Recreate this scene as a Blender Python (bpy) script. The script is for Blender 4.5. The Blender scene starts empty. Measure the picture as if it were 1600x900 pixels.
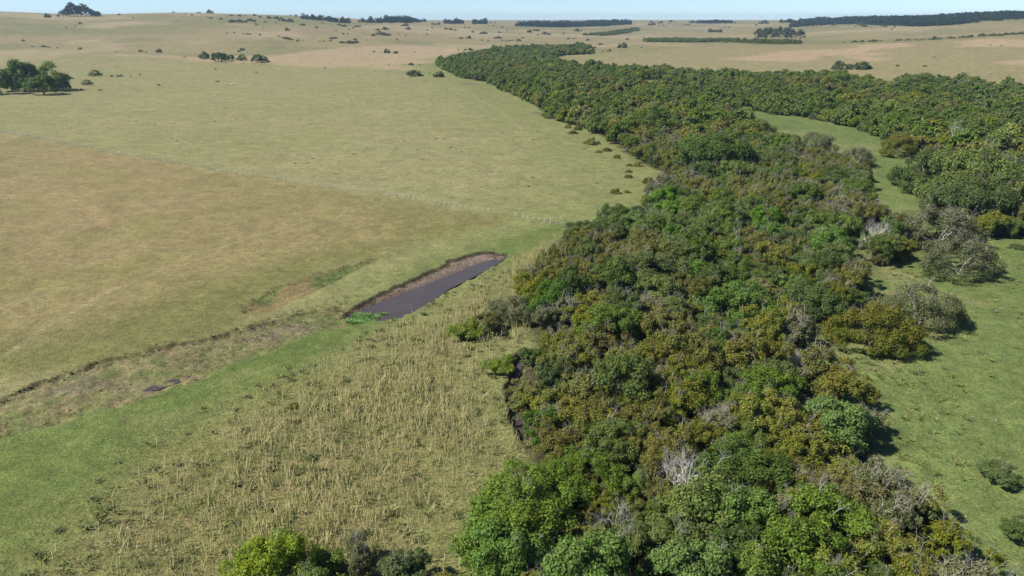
import bpy, math, random
import numpy as np
from mathutils import Vector
random.seed(7)
rng = np.random.default_rng(11)
sc = bpy.context.scene
R = math.radians

# ------------------------------------------------------------------ camera
CAM_H = 50.0
F = 1067.0                       # focal length in photograph pixels (1600 wide)
PITCH = math.atan(420.0 / F)     # camera looks down by this much
cd = bpy.data.cameras.new('camera')
cam = bpy.data.objects.new('camera', cd)
sc.collection.objects.link(cam)
cam.location = (0, 0, CAM_H)
cam.rotation_euler = (math.pi / 2 - PITCH, 0, 0)
cd.sensor_width = 36.0
cd.lens = 36.0 * F / 1600.0
cd.clip_start = 0.5
cd.clip_end = 30000.0
sc.camera = cam

# ------------------------------------------------------------------ sky and sun
SUN_EL, SUN_AZ = R(47), R(-104)  # azimuth from +Y (view direction), negative = left, a little behind the camera
w = bpy.data.worlds.new('World')
sc.world = w
w.use_nodes = True
nt = w.node_tree
bg = nt.nodes['Background']
sky = nt.nodes.new('ShaderNodeTexSky')
sky.sky_type = 'NISHITA'
sky.sun_disc = False
sky.sun_elevation = SUN_EL
sky.sun_rotation = SUN_AZ
sky.altitude = 1500
sky.air_density = 0.7
sky.dust_density = 0.0
sky.ozone_density = 5.0
nt.links.new(sky.outputs[0], bg.inputs[0])
bg.inputs[1].default_value = 0.08
sd = bpy.data.lights.new('sun', 'SUN')
sd.energy = 4.4
sd.angle = R(0.5)
sd.color = (1.0, 0.955, 0.88)
sun = bpy.data.objects.new('sun', sd)
sc.collection.objects.link(sun)
dirv = Vector((math.sin(SUN_AZ) * math.cos(SUN_EL), math.cos(SUN_AZ) * math.cos(SUN_EL), math.sin(SUN_EL)))
sun.rotation_euler = dirv.to_track_quat('Z', 'Y').to_euler()
sun.location = (0, 0, 300)
sc.view_settings.view_transform = 'Standard'
sc.view_settings.look = 'None'
sc.view_settings.exposure = 0.82
sc.view_settings.gamma = 1.0
sc.cycles.max_bounces = 6
sc.cycles.transparent_max_bounces = 4
sc.cycles.volume_bounces = 0
sc.cycles.caustics_reflective = False
sc.cycles.caustics_refractive = False

# ------------------------------------------------------------------ small helpers
def link(o, parent=None):
    sc.collection.objects.link(o)
    if parent is not None:
        o.parent = parent
    return o

def tag(o, label=None, cat=None, group=None, kind=None):
    if label: o['label'] = label
    if cat: o['category'] = cat
    if group: o['group'] = group
    if kind: o['kind'] = kind
    return o

def empty(name, loc, rz=0.0, scale=(1, 1, 1)):
    o = bpy.data.objects.new(name, None)
    o.empty_display_size = 0.5
    o.location = loc
    o.rotation_euler = (0, 0, rz)
    o.scale = scale
    return link(o)

def mesh_np(name, V, faces, mats, attrs=None, mat_idx=None, smooth=False):
    """faces: int array (n,k) of equal size"""
    me = bpy.data.meshes.new(name)
    V = np.asarray(V, dtype=np.float32)
    faces = np.asarray(faces, dtype=np.int32)
    n, k = faces.shape
    me.vertices.add(len(V)); me.vertices.foreach_set('co', V.ravel())
    me.loops.add(n * k); me.loops.foreach_set('vertex_index', faces.ravel())
    me.polygons.add(n)
    me.polygons.foreach_set('loop_start', np.arange(0, n * k, k, dtype=np.int32))
    if mat_idx is not None:
        me.polygons.foreach_set('material_index', np.asarray(mat_idx, dtype=np.int32))
    if smooth:
        me.polygons.foreach_set('use_smooth', np.ones(n, dtype=bool))
    for m in (mats if isinstance(mats, (list, tuple)) else [mats]):
        me.materials.append(m)
    if attrs:
        for an, av in attrs.items():
            av = np.asarray(av, dtype=np.float32)
            if av.ndim == 1:
                a = me.attributes.new(an, 'FLOAT', 'POINT'); a.data.foreach_set('value', av)
            else:
                if av.shape[1] == 3: av = np.concatenate([av, np.ones((len(av), 1), np.float32)], 1)
                a = me.attributes.new(an, 'FLOAT_COLOR', 'POINT'); a.data.foreach_set('color', av.ravel())
    me.update(calc_edges=True)
    return me

def norm(a):
    return a / np.maximum(np.linalg.norm(a, axis=-1, keepdims=True), 1e-9)

# lattice noise
_grid = np.random.default_rng(5).random((6, 256, 256))
def vnoise(x, y, k=0):
    xi = np.floor(x).astype(int); yi = np.floor(y).astype(int)
    fx = x - xi; fy = y - yi
    fx = fx * fx * (3 - 2 * fx); fy = fy * fy * (3 - 2 * fy)
    g = _grid[k % 6]
    a = g[xi & 255, yi & 255]; b = g[(xi + 1) & 255, yi & 255]
    c = g[xi & 255, (yi + 1) & 255]; d = g[(xi + 1) & 255, (yi + 1) & 255]
    return (a * (1 - fx) + b * fx) * (1 - fy) + (c * (1 - fx) + d * fx) * fy
def fbm(x, y, s, oct=3, k=0):
    v = 0.0; a = 1.0; t = 0.0
    for i in range(oct):
        v = v + a * vnoise(x / s + 17.3 * i + k * 31.7, y / s + 9.1 * i + k * 12.9, k + i)
        t += a; a *= 0.55; s *= 0.47
    return v / t      # 0..1
def sstep(a, b, x):
    t = np.clip((x - a) / (b - a), 0, 1)
    return t * t * (3 - 2 * t)

# ------------------------------------------------------------------ terrain
TH = math.tan(0) 
def u2th(u): return math.atan((u - 800) / 1147.0)
_tab = {
 -900: [(850,0),(1200,8),(1600,25),(2000,48),(2400,74),(2800,72),(3600,50),(9400,38)],
 0:    [(850,0),(1200,7),(1600,25),(2000,47),(2400,74),(2700,73),(3600,50),(9400,38)],
 110:  [(850,0),(1200,7),(1600,25),(2000,45),(2400,63),(2700,62),(3600,48),(9400,38)],
 280:  [(850,0),(1150,6),(1500,24),(1900,48),(2350,71),(2700,66),(3600,46),(9400,38)],
 480:  [(850,0),(1150,6),(1500,22),(1900,42),(2350,62),(2700,58),(3600,40),(9400,38)],
 600:  [(950,0),(1500,18),(2000,34),(2500,46),(3200,44),(4500,40),(9400,40)],
 700:  [(1000,0),(1500,12),(2000,24),(2600,35),(3500,42),(6000,38),(9400,40)],
 850:  [(1000,0),(1500,8),(2000,19),(2600,28),(4000,35),(6000,39),(9400,42)],
 1000: [(770,0),(1000,5),(1300,11),(1600,5),(2200,15),(3000,27),(3600,42),(4200,40),(9400,42)],
 1150: [(740,0),(1000,6.5),(1350,14),(1650,5),(2300,17),(3000,28),(3800,42),(5000,38),(9400,42)],
 1300: [(720,0),(900,5),(1400,13),(1600,11),(2200,24),(2700,27),(3300,46),(3800,48),(9400,42)],
 1450: [(640,0),(900,8),(1400,20),(1600,20),(2200,40),(2600,42),(3300,57),(3800,56),(9400,40)],
 1600: [(560,0),(700,4),(1000,13),(1400,27),(1650,29),(2600,58),(3000,57),(3500,62),(9400,40)],
 2500: [(560,0),(700,4),(1000,13),(1400,27),(1650,29),(2600,60),(3000,62),(3500,62),(9400,40)],
}
_us = sorted(_tab); _ths = np.array([u2th(u) for u in _us])
_D = np.linspace(math.log(20), math.log(9600), 500)
_TT = np.linspace(-1.1, 1.1, 260)
_cols = np.array([np.interp(np.exp(_D), [0] + [p[0] for p in _tab[u]], [0] + [p[1] for p in _tab[u]]) for u in _us])
_G = np.array([[0.0]])
_G = np.stack([np.interp(_TT, _ths, _cols[:, j]) for j in range(len(_D))], 1)   # theta x d
def _blur(a, s, ax):
    r = int(3 * s) + 1
    k = np.exp(-0.5 * (np.arange(-r, r + 1) / s) ** 2); k /= k.sum()
    pad = [(0, 0), (0, 0)]; pad[ax] = (r, r)
    ap = np.pad(a, pad, mode='edge')
    out = np.zeros_like(a)
    for i, kk in enumerate(k):
        sl = [slice(None), slice(None)]; sl[ax] = slice(i, i + a.shape[ax])
        out += kk * ap[tuple(sl)]
    return out
_G = _blur(_blur(_G, 3.5, 0), 4.0, 1)

def terr0(x, y):
    """large landform height"""
    x = np.asarray(x, float); y = np.asarray(y, float)
    d = np.sqrt(x * x + y * y); th = np.arctan2(x, np.maximum(y, 1e-6)); th = np.where(y <= 0, np.sign(x) * 1.1, th)
    ti = np.clip((th + 1.1) / 2.2 * (len(_TT) - 1), 0, len(_TT) - 1.001)
    di = np.clip((np.log(np.maximum(d, 20)) - _D[0]) / (_D[-1] - _D[0]) * (len(_D) - 1), 0, len(_D) - 1.001)
    a = ti.astype(int); b = di.astype(int); fa = ti - a; fb = di - b
    z = (_G[a, b] * (1 - fa) + _G[a + 1, b] * fa) * (1 - fb) + (_G[a, b + 1] * (1 - fa) + _G[a + 1, b + 1] * fa) * fb
    far = sstep(700, 1500, d)
    z = z + far * (fbm(x, y, 260, 2, 1) - 0.5) * 5.0
    return z

def ray(u, v):
    X = (np.asarray(u, float) - 800) / F; Y = (450 - np.asarray(v, float)) / F
    return X, math.cos(PITCH) + Y * math.sin(PITCH), -math.sin(PITCH) + Y * math.cos(PITCH)

def px2w(u, v, h=0.0):
    """point of the ground (raised by h) that a direction from the drone meets"""
    X, dy, dz = ray(u, v)
    n = math.sqrt(X * X + dy * dy); X /= n; dy /= n; dz /= n
    s = np.concatenate([np.linspace(20, 400, 900), np.exp(np.linspace(math.log(400.5), math.log(9300), 2500))])
    z = terr0(X * s, dy * s) + h
    g = CAM_H + dz * s - z
    i = np.argmax(g < 0)
    if g[i] >= 0: i = int(np.argmin(g))
    elif i > 0:
        t = g[i - 1] / (g[i - 1] - g[i]); ss = s[i - 1] + t * (s[i] - s[i - 1])
        return float(X * ss), float(dy * ss)
    return float(X * s[i]), float(dy * s[i])

def w2px(x, y, z):
    x = np.asarray(x, float); y = np.asarray(y, float); z = np.asarray(z, float)
    zz = z - CAM_H
    dep = y * math.cos(PITCH) - zz * math.sin(PITCH)
    up = y * math.sin(PITCH) + zz * math.cos(PITCH)
    dep = np.where(dep < 1, 1, dep)
    return 800 + F * x / dep, 450 - F * up / dep

def poly(pts, h=0.0):
    return np.array([px2w(u, v, h) for u, v in pts])

def sdist(P, x, y):
    """signed distance to polygon P (negative inside)"""
    x = np.asarray(x, float); y = np.asarray(y, float)
    best = np.full(x.shape, 1e18); inside = np.zeros(x.shape, bool)
    n = len(P)
    for i in range(n):
        ax, ay = P[i]; bx, by = P[(i + 1) % n]
        ex, ey = bx - ax, by - ay
        t = np.clip(((x - ax) * ex + (y - ay) * ey) / (ex * ex + ey * ey + 1e-12), 0, 1)
        dx = x - ax - t * ex; dy = y - ay - t * ey
        best = np.minimum(best, dx * dx + dy * dy)
        c = ((ay > y) != (by > y)) & (x < (bx - ax) * (y - ay) / (by - ay + 1e-12) + ax)
        inside ^= c
    d = np.sqrt(best)
    return np.where(inside, -d, d)

def ldist(L, x, y):
    best = np.full(np.shape(x), 1e18)
    for i in range(len(L) - 1):
        ax, ay = L[i]; bx, by = L[i + 1]; ex, ey = bx - ax, by - ay
        t = np.clip(((x - ax) * ex + (y - ay) * ey) / (ex * ex + ey * ey + 1e-12), 0, 1)
        best = np.minimum(best, (x - ax - t * ex) ** 2 + (y - ay - t * ey) ** 2)
    return np.sqrt(best)

WOOD = poly([(640,1500),(690,1050),(735,905),(740,860),(765,815),(790,765),(815,735),(826,705),(818,665),(802,628),(800,592),(822,552),
  (838,505),(815,478),(812,450),(838,418),(862,385),(905,352),(940,352),(985,345),(1010,318),(1020,290),(1050,275),(1030,258),(1000,245),(975,228),
  (945,208),(915,192),(885,186),(850,176),(838,160),(812,148),(790,138),(762,124),(720,118),(690,104),(688,98),(722,90),(770,80),
  (800,76),(850,74),(905,74),(928,77),(925,82),(880,84),(855,90),(880,100),(960,109),(1050,114),(1160,120),(1250,121),(1300,120),(1340,128),
  (1385,136),(1430,127),(1500,131),(1560,137),(1610,147),(1750,150),(2100,180),(2500,300),(2300,440),(1800,390),(1605,372),(1555,365),
  (1540,385),(1500,408),(1440,398),(1420,415),(1372,440),(1355,470),(1345,510),(1335,540),(1290,545),(1275,560),(1320,590),(1370,615),
  (1400,650),(1405,690),(1385,725),(1420,760),(1480,790),(1500,840),(1530,900),(1600,1020),(1700,1500)], 2.2)
CLEAR_PX = (
  [(1160,170),(1200,178),(1250,182),(1330,200),(1388,216),(1428,240),(1440,258),(1420,280),(1445,304),(1490,320),(1480,340),(1410,338),(1390,322),(1366,292),(1356,264),(1330,250),(1285,232),(1252,216),(1215,206),(1180,192)],
  [(985,124),(1040,126),(1080,132),(1070,136),(1010,132)],
  [(1318,366),(1350,362),(1366,376),(1350,392),(1330,384)],
  [(1088,440),(1116,440),(1116,462),(1096,470)],
  [(1350,445),(1380,420),(1440,400),(1480,392),(1545,372),(1600,376),(1640,400),(1500,440),(1380,520)],
 [(1268,540),(1300,515),(1345,495),(1370,560),(1430,640),(1425,700),(1395,650),(1330,598),(1285,575)],
)
CLEAR = [poly(p, 0.0) for p in CLEAR_PX] + [poly(p, 4.0) for p in CLEAR_PX]
FIELD_DRY = poly([(-900,190),(0,205),(190,240),(350,268),(480,287),(600,303),(700,322),(790,336),(800,352),(700,372),(610,400),(520,432),(420,470),(380,520),(250,560),(100,590),(-100,620),(-900,700)])
GREEN = poly([(-700,760),(0,640),(150,600),(330,545),(470,500),(540,480),(600,455),(700,405),(760,385),(800,360),(900,345),(880,370),(800,410),(760,425),(690,465),(640,500),(560,540),(480,600),(420,640),(330,690),(230,760),(150,900),(60,1200),(-500,1300)])
STALK = poly([(-200,1150),(-60,960),(40,830),(130,760),(200,700),(310,640),(430,585),(535,537),(600,500),(650,488),(690,460),(770,420),(800,408),(872,372),(850,410),(815,450),(815,490),(830,520),(800,560),(790,600),(815,650),(830,700),(790,755),(745,850),(715,950),(660,1300),(300,1400)])
CHANNEL = poly([(-400,715),(-100,665),(0,628),(60,600),(150,570),(250,545),(340,525),(400,507),(450,495),(520,480),(560,478),(600,492),(560,500),(480,520),(420,545),(340,575),(290,600),(200,625),(100,660),(0,680),(-100,720),(-400,790)])
WET = poly([(380,478),(420,455),(500,430),(560,412),(602,400),(560,420),(540,435),(480,462),(410,490),(385,488)])
POND = poly([(550,488),(588,470),(642,449),(692,430),(736,412),(765,403),(778,404),(765,413),(735,429),(700,446),(668,469),(632,486),(600,495),(568,497)])
MEADOW = poly([(1300,540),(1345,470),(1372,440),(1440,395),(1540,370),(1700,372),(2600,420),(2600,1500),(1650,1500),(1560,930),(1500,810),(1390,740),(1420,680),(1400,620),(1290,570)])
HILLDRY = poly([(1140,92),(1200,82),(1300,78),(1360,74),(1330,70),(1400,68),(1440,72),(1380,76),(1370,94),(1300,88),(1240,96),(1180,96)])
HILLDRY2 = poly([(1480,66),(1540,62),(1640,66),(1640,76),(1560,72),(1500,74)])
HILLDRY3 = poly([(1550,96),(1600,90),(1700,92),(1700,104),(1580,102)])
PALEBAND = poly([(120,78),(200,84),(320,88),(430,86),(540,72),(640,70),(720,74),(740,82),(680,92),(640,112),(560,106),(480,104),(400,100),(330,99),(260,92),(190,88)])
MUD = poly([(536,491),(560,474),(590,459),(650,433),(700,410),(750,393),(790,397),(782,404),(765,416),(735,434),(700,452),(668,474),(632,490),(600,497),(565,499)])
CREEK = np.array([px2w(u, v) for u, v in ((818,552),(806,580),(801,604),(805,635),(815,662),(820,682))])
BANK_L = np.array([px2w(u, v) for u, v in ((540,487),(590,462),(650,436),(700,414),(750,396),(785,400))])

def carve(x, y):
    """pond, muddy channel and creek cut into the plain"""
    near = (np.abs(y - 120) < 90) & (np.abs(x) < 160)
    z = np.zeros_like(x)
    xi, yi = x[near], y[near]
    wob = (fbm(xi, yi, 3.0, 3, 2) - 0.5)
    dp = sdist(POND, xi, yi) + wob * 1.2
    dc = sdist(CHANNEL, xi, yi) + wob * 3.4
    dk = ldist(CREEK, xi, yi) + wob * 1.6
    dw = sdist(WET, xi, yi) + wob * 2.6
    wob2 = (fbm(xi, yi, 1.6, 3, 5) - 0.5)
    dm = sdist(MUD, xi, yi) + wob * 1.6 + wob2 * 1.4
    zi = -0.55 * sstep(0.3, -0.1, dm) - 1.3 * sstep(1.7, -1.4, dp * .8 + wob2) - 0.25 * sstep(-1.0, -4, dp)
    zi = np.minimum(zi, -0.45 * sstep(0.5, -0.2, dc) * (0.4 + 1.2 * fbm(xi, yi, 1.2, 2, 3)))
    zi = np.minimum(zi, -1.9 * sstep(1.3, .5, dk))
    zi = np.minimum(zi, -0.25 * sstep(0.5, -0.4, dw))
    z[near] = zi
    return z

def terr(x, y):
    x = np.asarray(x, float); y = np.asarray(y, float)
    sh = x.shape; x = x.ravel(); y = y.ravel()
    d = np.sqrt(x * x + y * y)
    z = terr0(x, y) + carve(x, y)
    z = z + (fbm(x, y, 14, 3, 3) - 0.5) * 0.5 * sstep(2500, 300, d) + (fbm(x, y, 2.2, 2, 4) - 0.5) * 0.16 * sstep(400, 60, d)
    return z.reshape(sh)
def tz(x, y): return float(terr(np.array([x]), np.array([y]))[0])

# ground sheet: a fan of rings round the viewpoint, fine near, coarse far, out past the horizon
r1 = np.concatenate([[0.5], np.arange(6, 36, 3.0), np.arange(36, 190, 0.36), np.exp(np.arange(math.log(190.2), math.log(9400), 0.0075))])
ta = np.concatenate([np.linspace(-math.pi, -0.8, 50)[:-1], np.linspace(-0.8, 0.8, 500), np.linspace(0.8, math.pi, 50)[1:-1]])
RR, TA = np.meshgrid(r1, ta, indexing='ij')
GX = RR * np.sin(TA); GY = RR * np.cos(TA)
GZ = terr(GX, GY)

def ground_colour(x, y):
    n = x.size
    d = np.sqrt(x * x + y * y)
    C = np.zeros((n, 3))
    def mix(col, m):
        nonlocal C
        m = m[:, None]; C = C * (1 - m) + np.asarray(col) * m
    f1 = fbm(x, y, 60, 4, 0); f2 = fbm(x, y, 11, 3, 1); f3 = fbm(x * 0.35 + y * 0.1, y, 7, 3, 2); f4 = fbm(x, y, 2.0, 2, 3)
    big = fbm(x, y, 420, 3, 4)
    C[:] = (.250, .248, .118)
    mix((.225, .232, .098), 0.6 * sstep(.40, .66, f1))
    mix((.285, .258, .130), 0.45 * sstep(.45, .7, f3))
    # green towards the wood edge and right side of the upper field
    WD = sdist(WOOD, x, y)
    mix((.185, .215, .078), 0.8 * sstep(75, 0, WD) * (d < 900))
    # hills
    hm = sstep(800, 1300, d)
    mix((.262, .222, .118), hm * 0.9)
    mix((.205, .195, .090), hm * sstep(.5, .62, big))
    mix((.33, .28, .17), hm * 0.8 * sstep(.55, .68, fbm(x, y, 190, 3, 5)))
    mix((.16, .17, .075), hm * 0.55 * sstep(.6, .72, fbm(x, y, 120, 4, 2)))
    mix((.36, .29, .18), 0.85 * sstep(12, -25, sdist(PALEBAND, x, y) + (f1 - .5) * 60))
    mix((.255, .225, .115), sstep(25, -25, sdist(poly_RH, x, y)) * 0.8)
    for P in (HILLDRY, HILLDRY2, HILLDRY3):
        mix((.40, .30, .20), 0.75 * sstep(10, -10, sdist(P, x, y) + (f1 - .5) * 70 + (f2 - .5) * 20))
    # dry near field
    m = sstep(3, -8, sdist(FIELD_DRY, x, y) + (f2 - .5) * 6)
    mix((.246, .214, .098), m)
    mix((.280, .222, .115), m * 0.6 * sstep(.42, .68, fbm(x * .6, y, 26, 3, 2)))
    mix((.215, .198, .080), m * 0.7 * sstep(.50, .66, fbm(x, y, 17, 4, 4)))
    mix((.15, .165, .055), m * 0.8 * sstep(-26, -2, sdist(FIELD_DRY, x, y) + (f1 - .5) * 30) * sstep(250, 150, y))
    for Lp, wdt in TRACKS:
        mix((.30, .265, .15), .55 * sstep(wdt, wdt * .4, ldist(Lp, x, y) + (f2 - .5) * wdt * 1.5))
    # green strip
    m = sstep(5, -7, sdist(GREEN, x, y) + (f2 - .5) * 9)
    mix((.125, .170, .045), m * 0.95)
    mix((.085, .150, .038), m * 0.8 * sstep(.45, .62, f1 * .5 + f2 * .5))
    mix((.19, .19, .075), m * 0.5 * sstep(.55, .7, f2))
    # stalk field
    sS = sdist(STALK, x, y)
    m = sstep(4, -16, sS + (f2 - .5) * 14)
    mix((.205, .200, .080), m)
    mix((.26, .215, .11), m * 0.45 * sstep(.48, .62, f2))
    mix((.11, .125, .04), m * 0.9 * sstep(.48, .60, f4 * .7 + f2 * .3))
    # meadow and clearings
    m = sstep(6, -4, sdist(MEADOW, x, y) + (f2 - .5) * 6)
    for P in CLEAR: m = np.maximum(m, sstep(6, -2, sdist(P, x, y)))
    mix((.142, .190, .060), m)
    mix((.112, .160, .046), m * 0.7 * sstep(.45, .65, f1))
    mix((.225, .205, .10), m * 0.5 * sstep(.6, .75, f2))
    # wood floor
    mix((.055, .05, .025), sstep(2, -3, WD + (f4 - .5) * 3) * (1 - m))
    # muddy channel, wet strip, pond
    nr = (np.abs(y - 120) < 90) & (np.abs(x) < 160)
    wob = (fbm(x, y, 3.0, 3, 2) - 0.5)
    m = sstep(.8, -.6, sdist(CHANNEL, x, y) + wob * 3.4)
    mix((.185, .178, .082), m * 0.85)
    dc_ = sdist(CHANNEL, x, y) + wob * 3.4
    mix((.06, .05, .03), .85 * sstep(.7, .35, dc_) * sstep(-.5, -.1, dc_) * sstep(.46, .54, fbm(x, y, 2.4, 2, 0)) * (ldist(EDGE, x, y) < 3.5))  # broken dark soil line on the upper edge, bank shade painted into it
    mix((.13, .155, .055), m * 0.8 * sstep(.44, .60, fbm(x, y, 3.0, 3, 5)))
    mix((.23, .19, .11), m * 0.6 * sstep(.5, .6, fbm(x, y, 1.4, 2, 2)))
    mix((.18, .145, .125), m * 0.4 * sstep(.62, .70, fbm(x, y, 8, 3, 1)))
    m = sstep(.8, -.6, sdist(WET, x, y) + wob * 2.6)
    mix((.19, .15, .07), m * 0.8)
    mix((.11, .155, .045), m * 0.75 * sstep(.4, .55, fbm(x, y, 5, 2, 1)))
    dp = sdist(POND, x, y) + wob * 2.6
    dm = sdist(MUD, x, y) + wob * 1.6 + (fbm(x, y, 1.6, 3, 5) - .5) * 1.4
    mix((.19, .150, .125), sstep(.3, -.1, dm))
    mix((.05, .038, .028), .95 * sstep(.55, .3, dm) * sstep(-.55, -.15, dm) * (ldist(BANK_L, x, y) < 6))  # pond scarp: dark soil, with the shade of its face put into the colour
    mix((.12, .095, .08), sstep(0.6, -1, dp))
    dk = ldist(CREEK, x, y) + wob * 1.6
    mix((.12, .09, .065), sstep(1.5, .9, dk))
    for (pu, pv, rr) in ((732,131,9),(858,181,6),(842,177,5)):
        px_, py_ = px2w(pu, pv)
        mix((.17, .135, .12), sstep(1.2, .5, np.sqrt(((x - px_) / rr) ** 2 + ((y - py_) / (rr * .9)) ** 2) + wob * .6))
    C *= np.array([.80, .76, .70]) * (0.78 + 0.44 * f4)[:, None] * (0.92 + 0.16 * f2)[:, None]
    return C
TRACKS = [(np.array([px2w(u, v) for u, v in pts]), w_) for pts, w_ in (
    ([(60,214),(110,203),(170,195),(230,187),(330,170),(440,150)], 1.6), ([(700,330),(740,290),(800,250),(830,215),(790,180),(740,150),(700,130)], 1.1),
    ([(0,560),(140,470),(300,400),(460,350),(600,318)], .8), ([(160,190),(300,196),(470,190),(620,214),(780,226)], .9),
    ([(20,110),(140,104),(260,96),(400,104),(520,112),(640,120)], 2.5), ([(120,78),(180,62),(260,50),(330,36)], 3), ([(1240,108),(1320,96),(1400,88),(1500,84),(1590,78)], 2.2))]
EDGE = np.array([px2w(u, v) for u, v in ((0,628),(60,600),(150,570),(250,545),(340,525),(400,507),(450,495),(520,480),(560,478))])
poly_RH = poly([(880,100),(1000,84),(1100,72),(1300,70),(1450,64),(1700,54),(2400,60),(2400,160),(1600,140),(1300,116),(1000,104)])

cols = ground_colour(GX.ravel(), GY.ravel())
nr_, nc_ = RR.shape
idx = np.arange(nr_ * nc_).reshape(nr_, nc_)
a = idx[:-1, :]; b = idx[1:, :]
a2 = np.roll(a, -1, 1); b2 = np.roll(b, -1, 1)
quads = np.stack([a, a2, b2, b], -1).reshape(-1, 4)[:, ::-1]

# ------------------------------------------------------------------ materials
def newmat(name):
    m = bpy.data.materials.new(name); m.use_nodes = True
    m.node_tree.nodes.clear()
    return m, m.node_tree
def nd(t, kind, **kw):
    n = t.nodes.new(kind)
    for k, v in kw.items(): setattr(n, k, v)
    return n

def mat_ground():
    m, t = newmat('pasture_ground'); L = t.links.new
    out = nd(t, 'ShaderNodeOutputMaterial'); bs = nd(t, 'ShaderNodeBsdfPrincipled')
    bs.inputs['Roughness'].default_value = 0.95; bs.inputs['Specular IOR Level'].default_value = 0.15
    at = nd(t, 'ShaderNodeAttribute', attribute_name='gcol')
    geo = nd(t, 'ShaderNodeNewGeometry')
    mp = nd(t, 'ShaderNodeMapping'); mp.inputs['Scale'].default_value = (1, 1, 0.3)
    L(geo.outputs['Position'], mp.inputs[0])
    def noise(scale, det=4, rough=.6, vec=mp):
        n = nd(t, 'ShaderNodeTexNoise'); n.inputs['Scale'].default_value = scale
        n.inputs['Detail'].default_value = det; n.inputs['Roughness'].default_value = rough
        L(vec.outputs[0], n.inputs['Vector']); return n
    n1 = noise(3.2, 3); n2 = noise(0.8, 5, .7); n3 = noise(0.14, 5, .65)
    def ramp(n, lo, hi, a, b):
        r = nd(t, 'ShaderNodeMapRange'); L(n.outputs['Fac'], r.inputs[0])
        for i, v in enumerate((lo, hi, a, b)): r.inputs[i + 1].default_value = v
        return r
    r1_ = ramp(n1, .3, .7, .62, 1.36); r2_ = ramp(n2, .32, .68, .72, 1.28); r3_ = ramp(n3, .3, .7, .88, 1.12)
    m1 = nd(t, 'ShaderNodeMath', operation='MULTIPLY'); L(r1_.outputs[0], m1.inputs[0]); L(r2_.outputs[0], m1.inputs[1])
    m2 = nd(t, 'ShaderNodeMath', operation='MULTIPLY'); L(m1.outputs[0], m2.inputs[0]); L(r3_.outputs[0], m2.inputs[1])
    # little dry / green hue drift
    hs = nd(t, 'ShaderNodeHueSaturation'); L(at.outputs['Color'], hs.inputs['Color'])
    n4 = noise(0.5, 4, .7); rh = ramp(n4, .3, .7, .482, .518); L(rh.outputs[0], hs.inputs['Hue'])
    L(m2.outputs[0], hs.inputs['Value'])
    L(hs.outputs[0], bs.inputs['Base Color'])
    bp = nd(t, 'ShaderNodeBump'); bp.inputs['Strength'].default_value = 0.7; bp.inputs['Distance'].default_value = 0.18
    ad = nd(t, 'ShaderNodeMath', operation='ADD'); L(n1.outputs['Fac'], ad.inputs[0]); L(n2.outputs['Fac'], ad.inputs[1])
    L(ad.outputs[0], bp.inputs['Height']); L(bp.outputs[0], bs.inputs['Normal'])
    L(bs.outputs[0], out.inputs[0])
    return m

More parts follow.
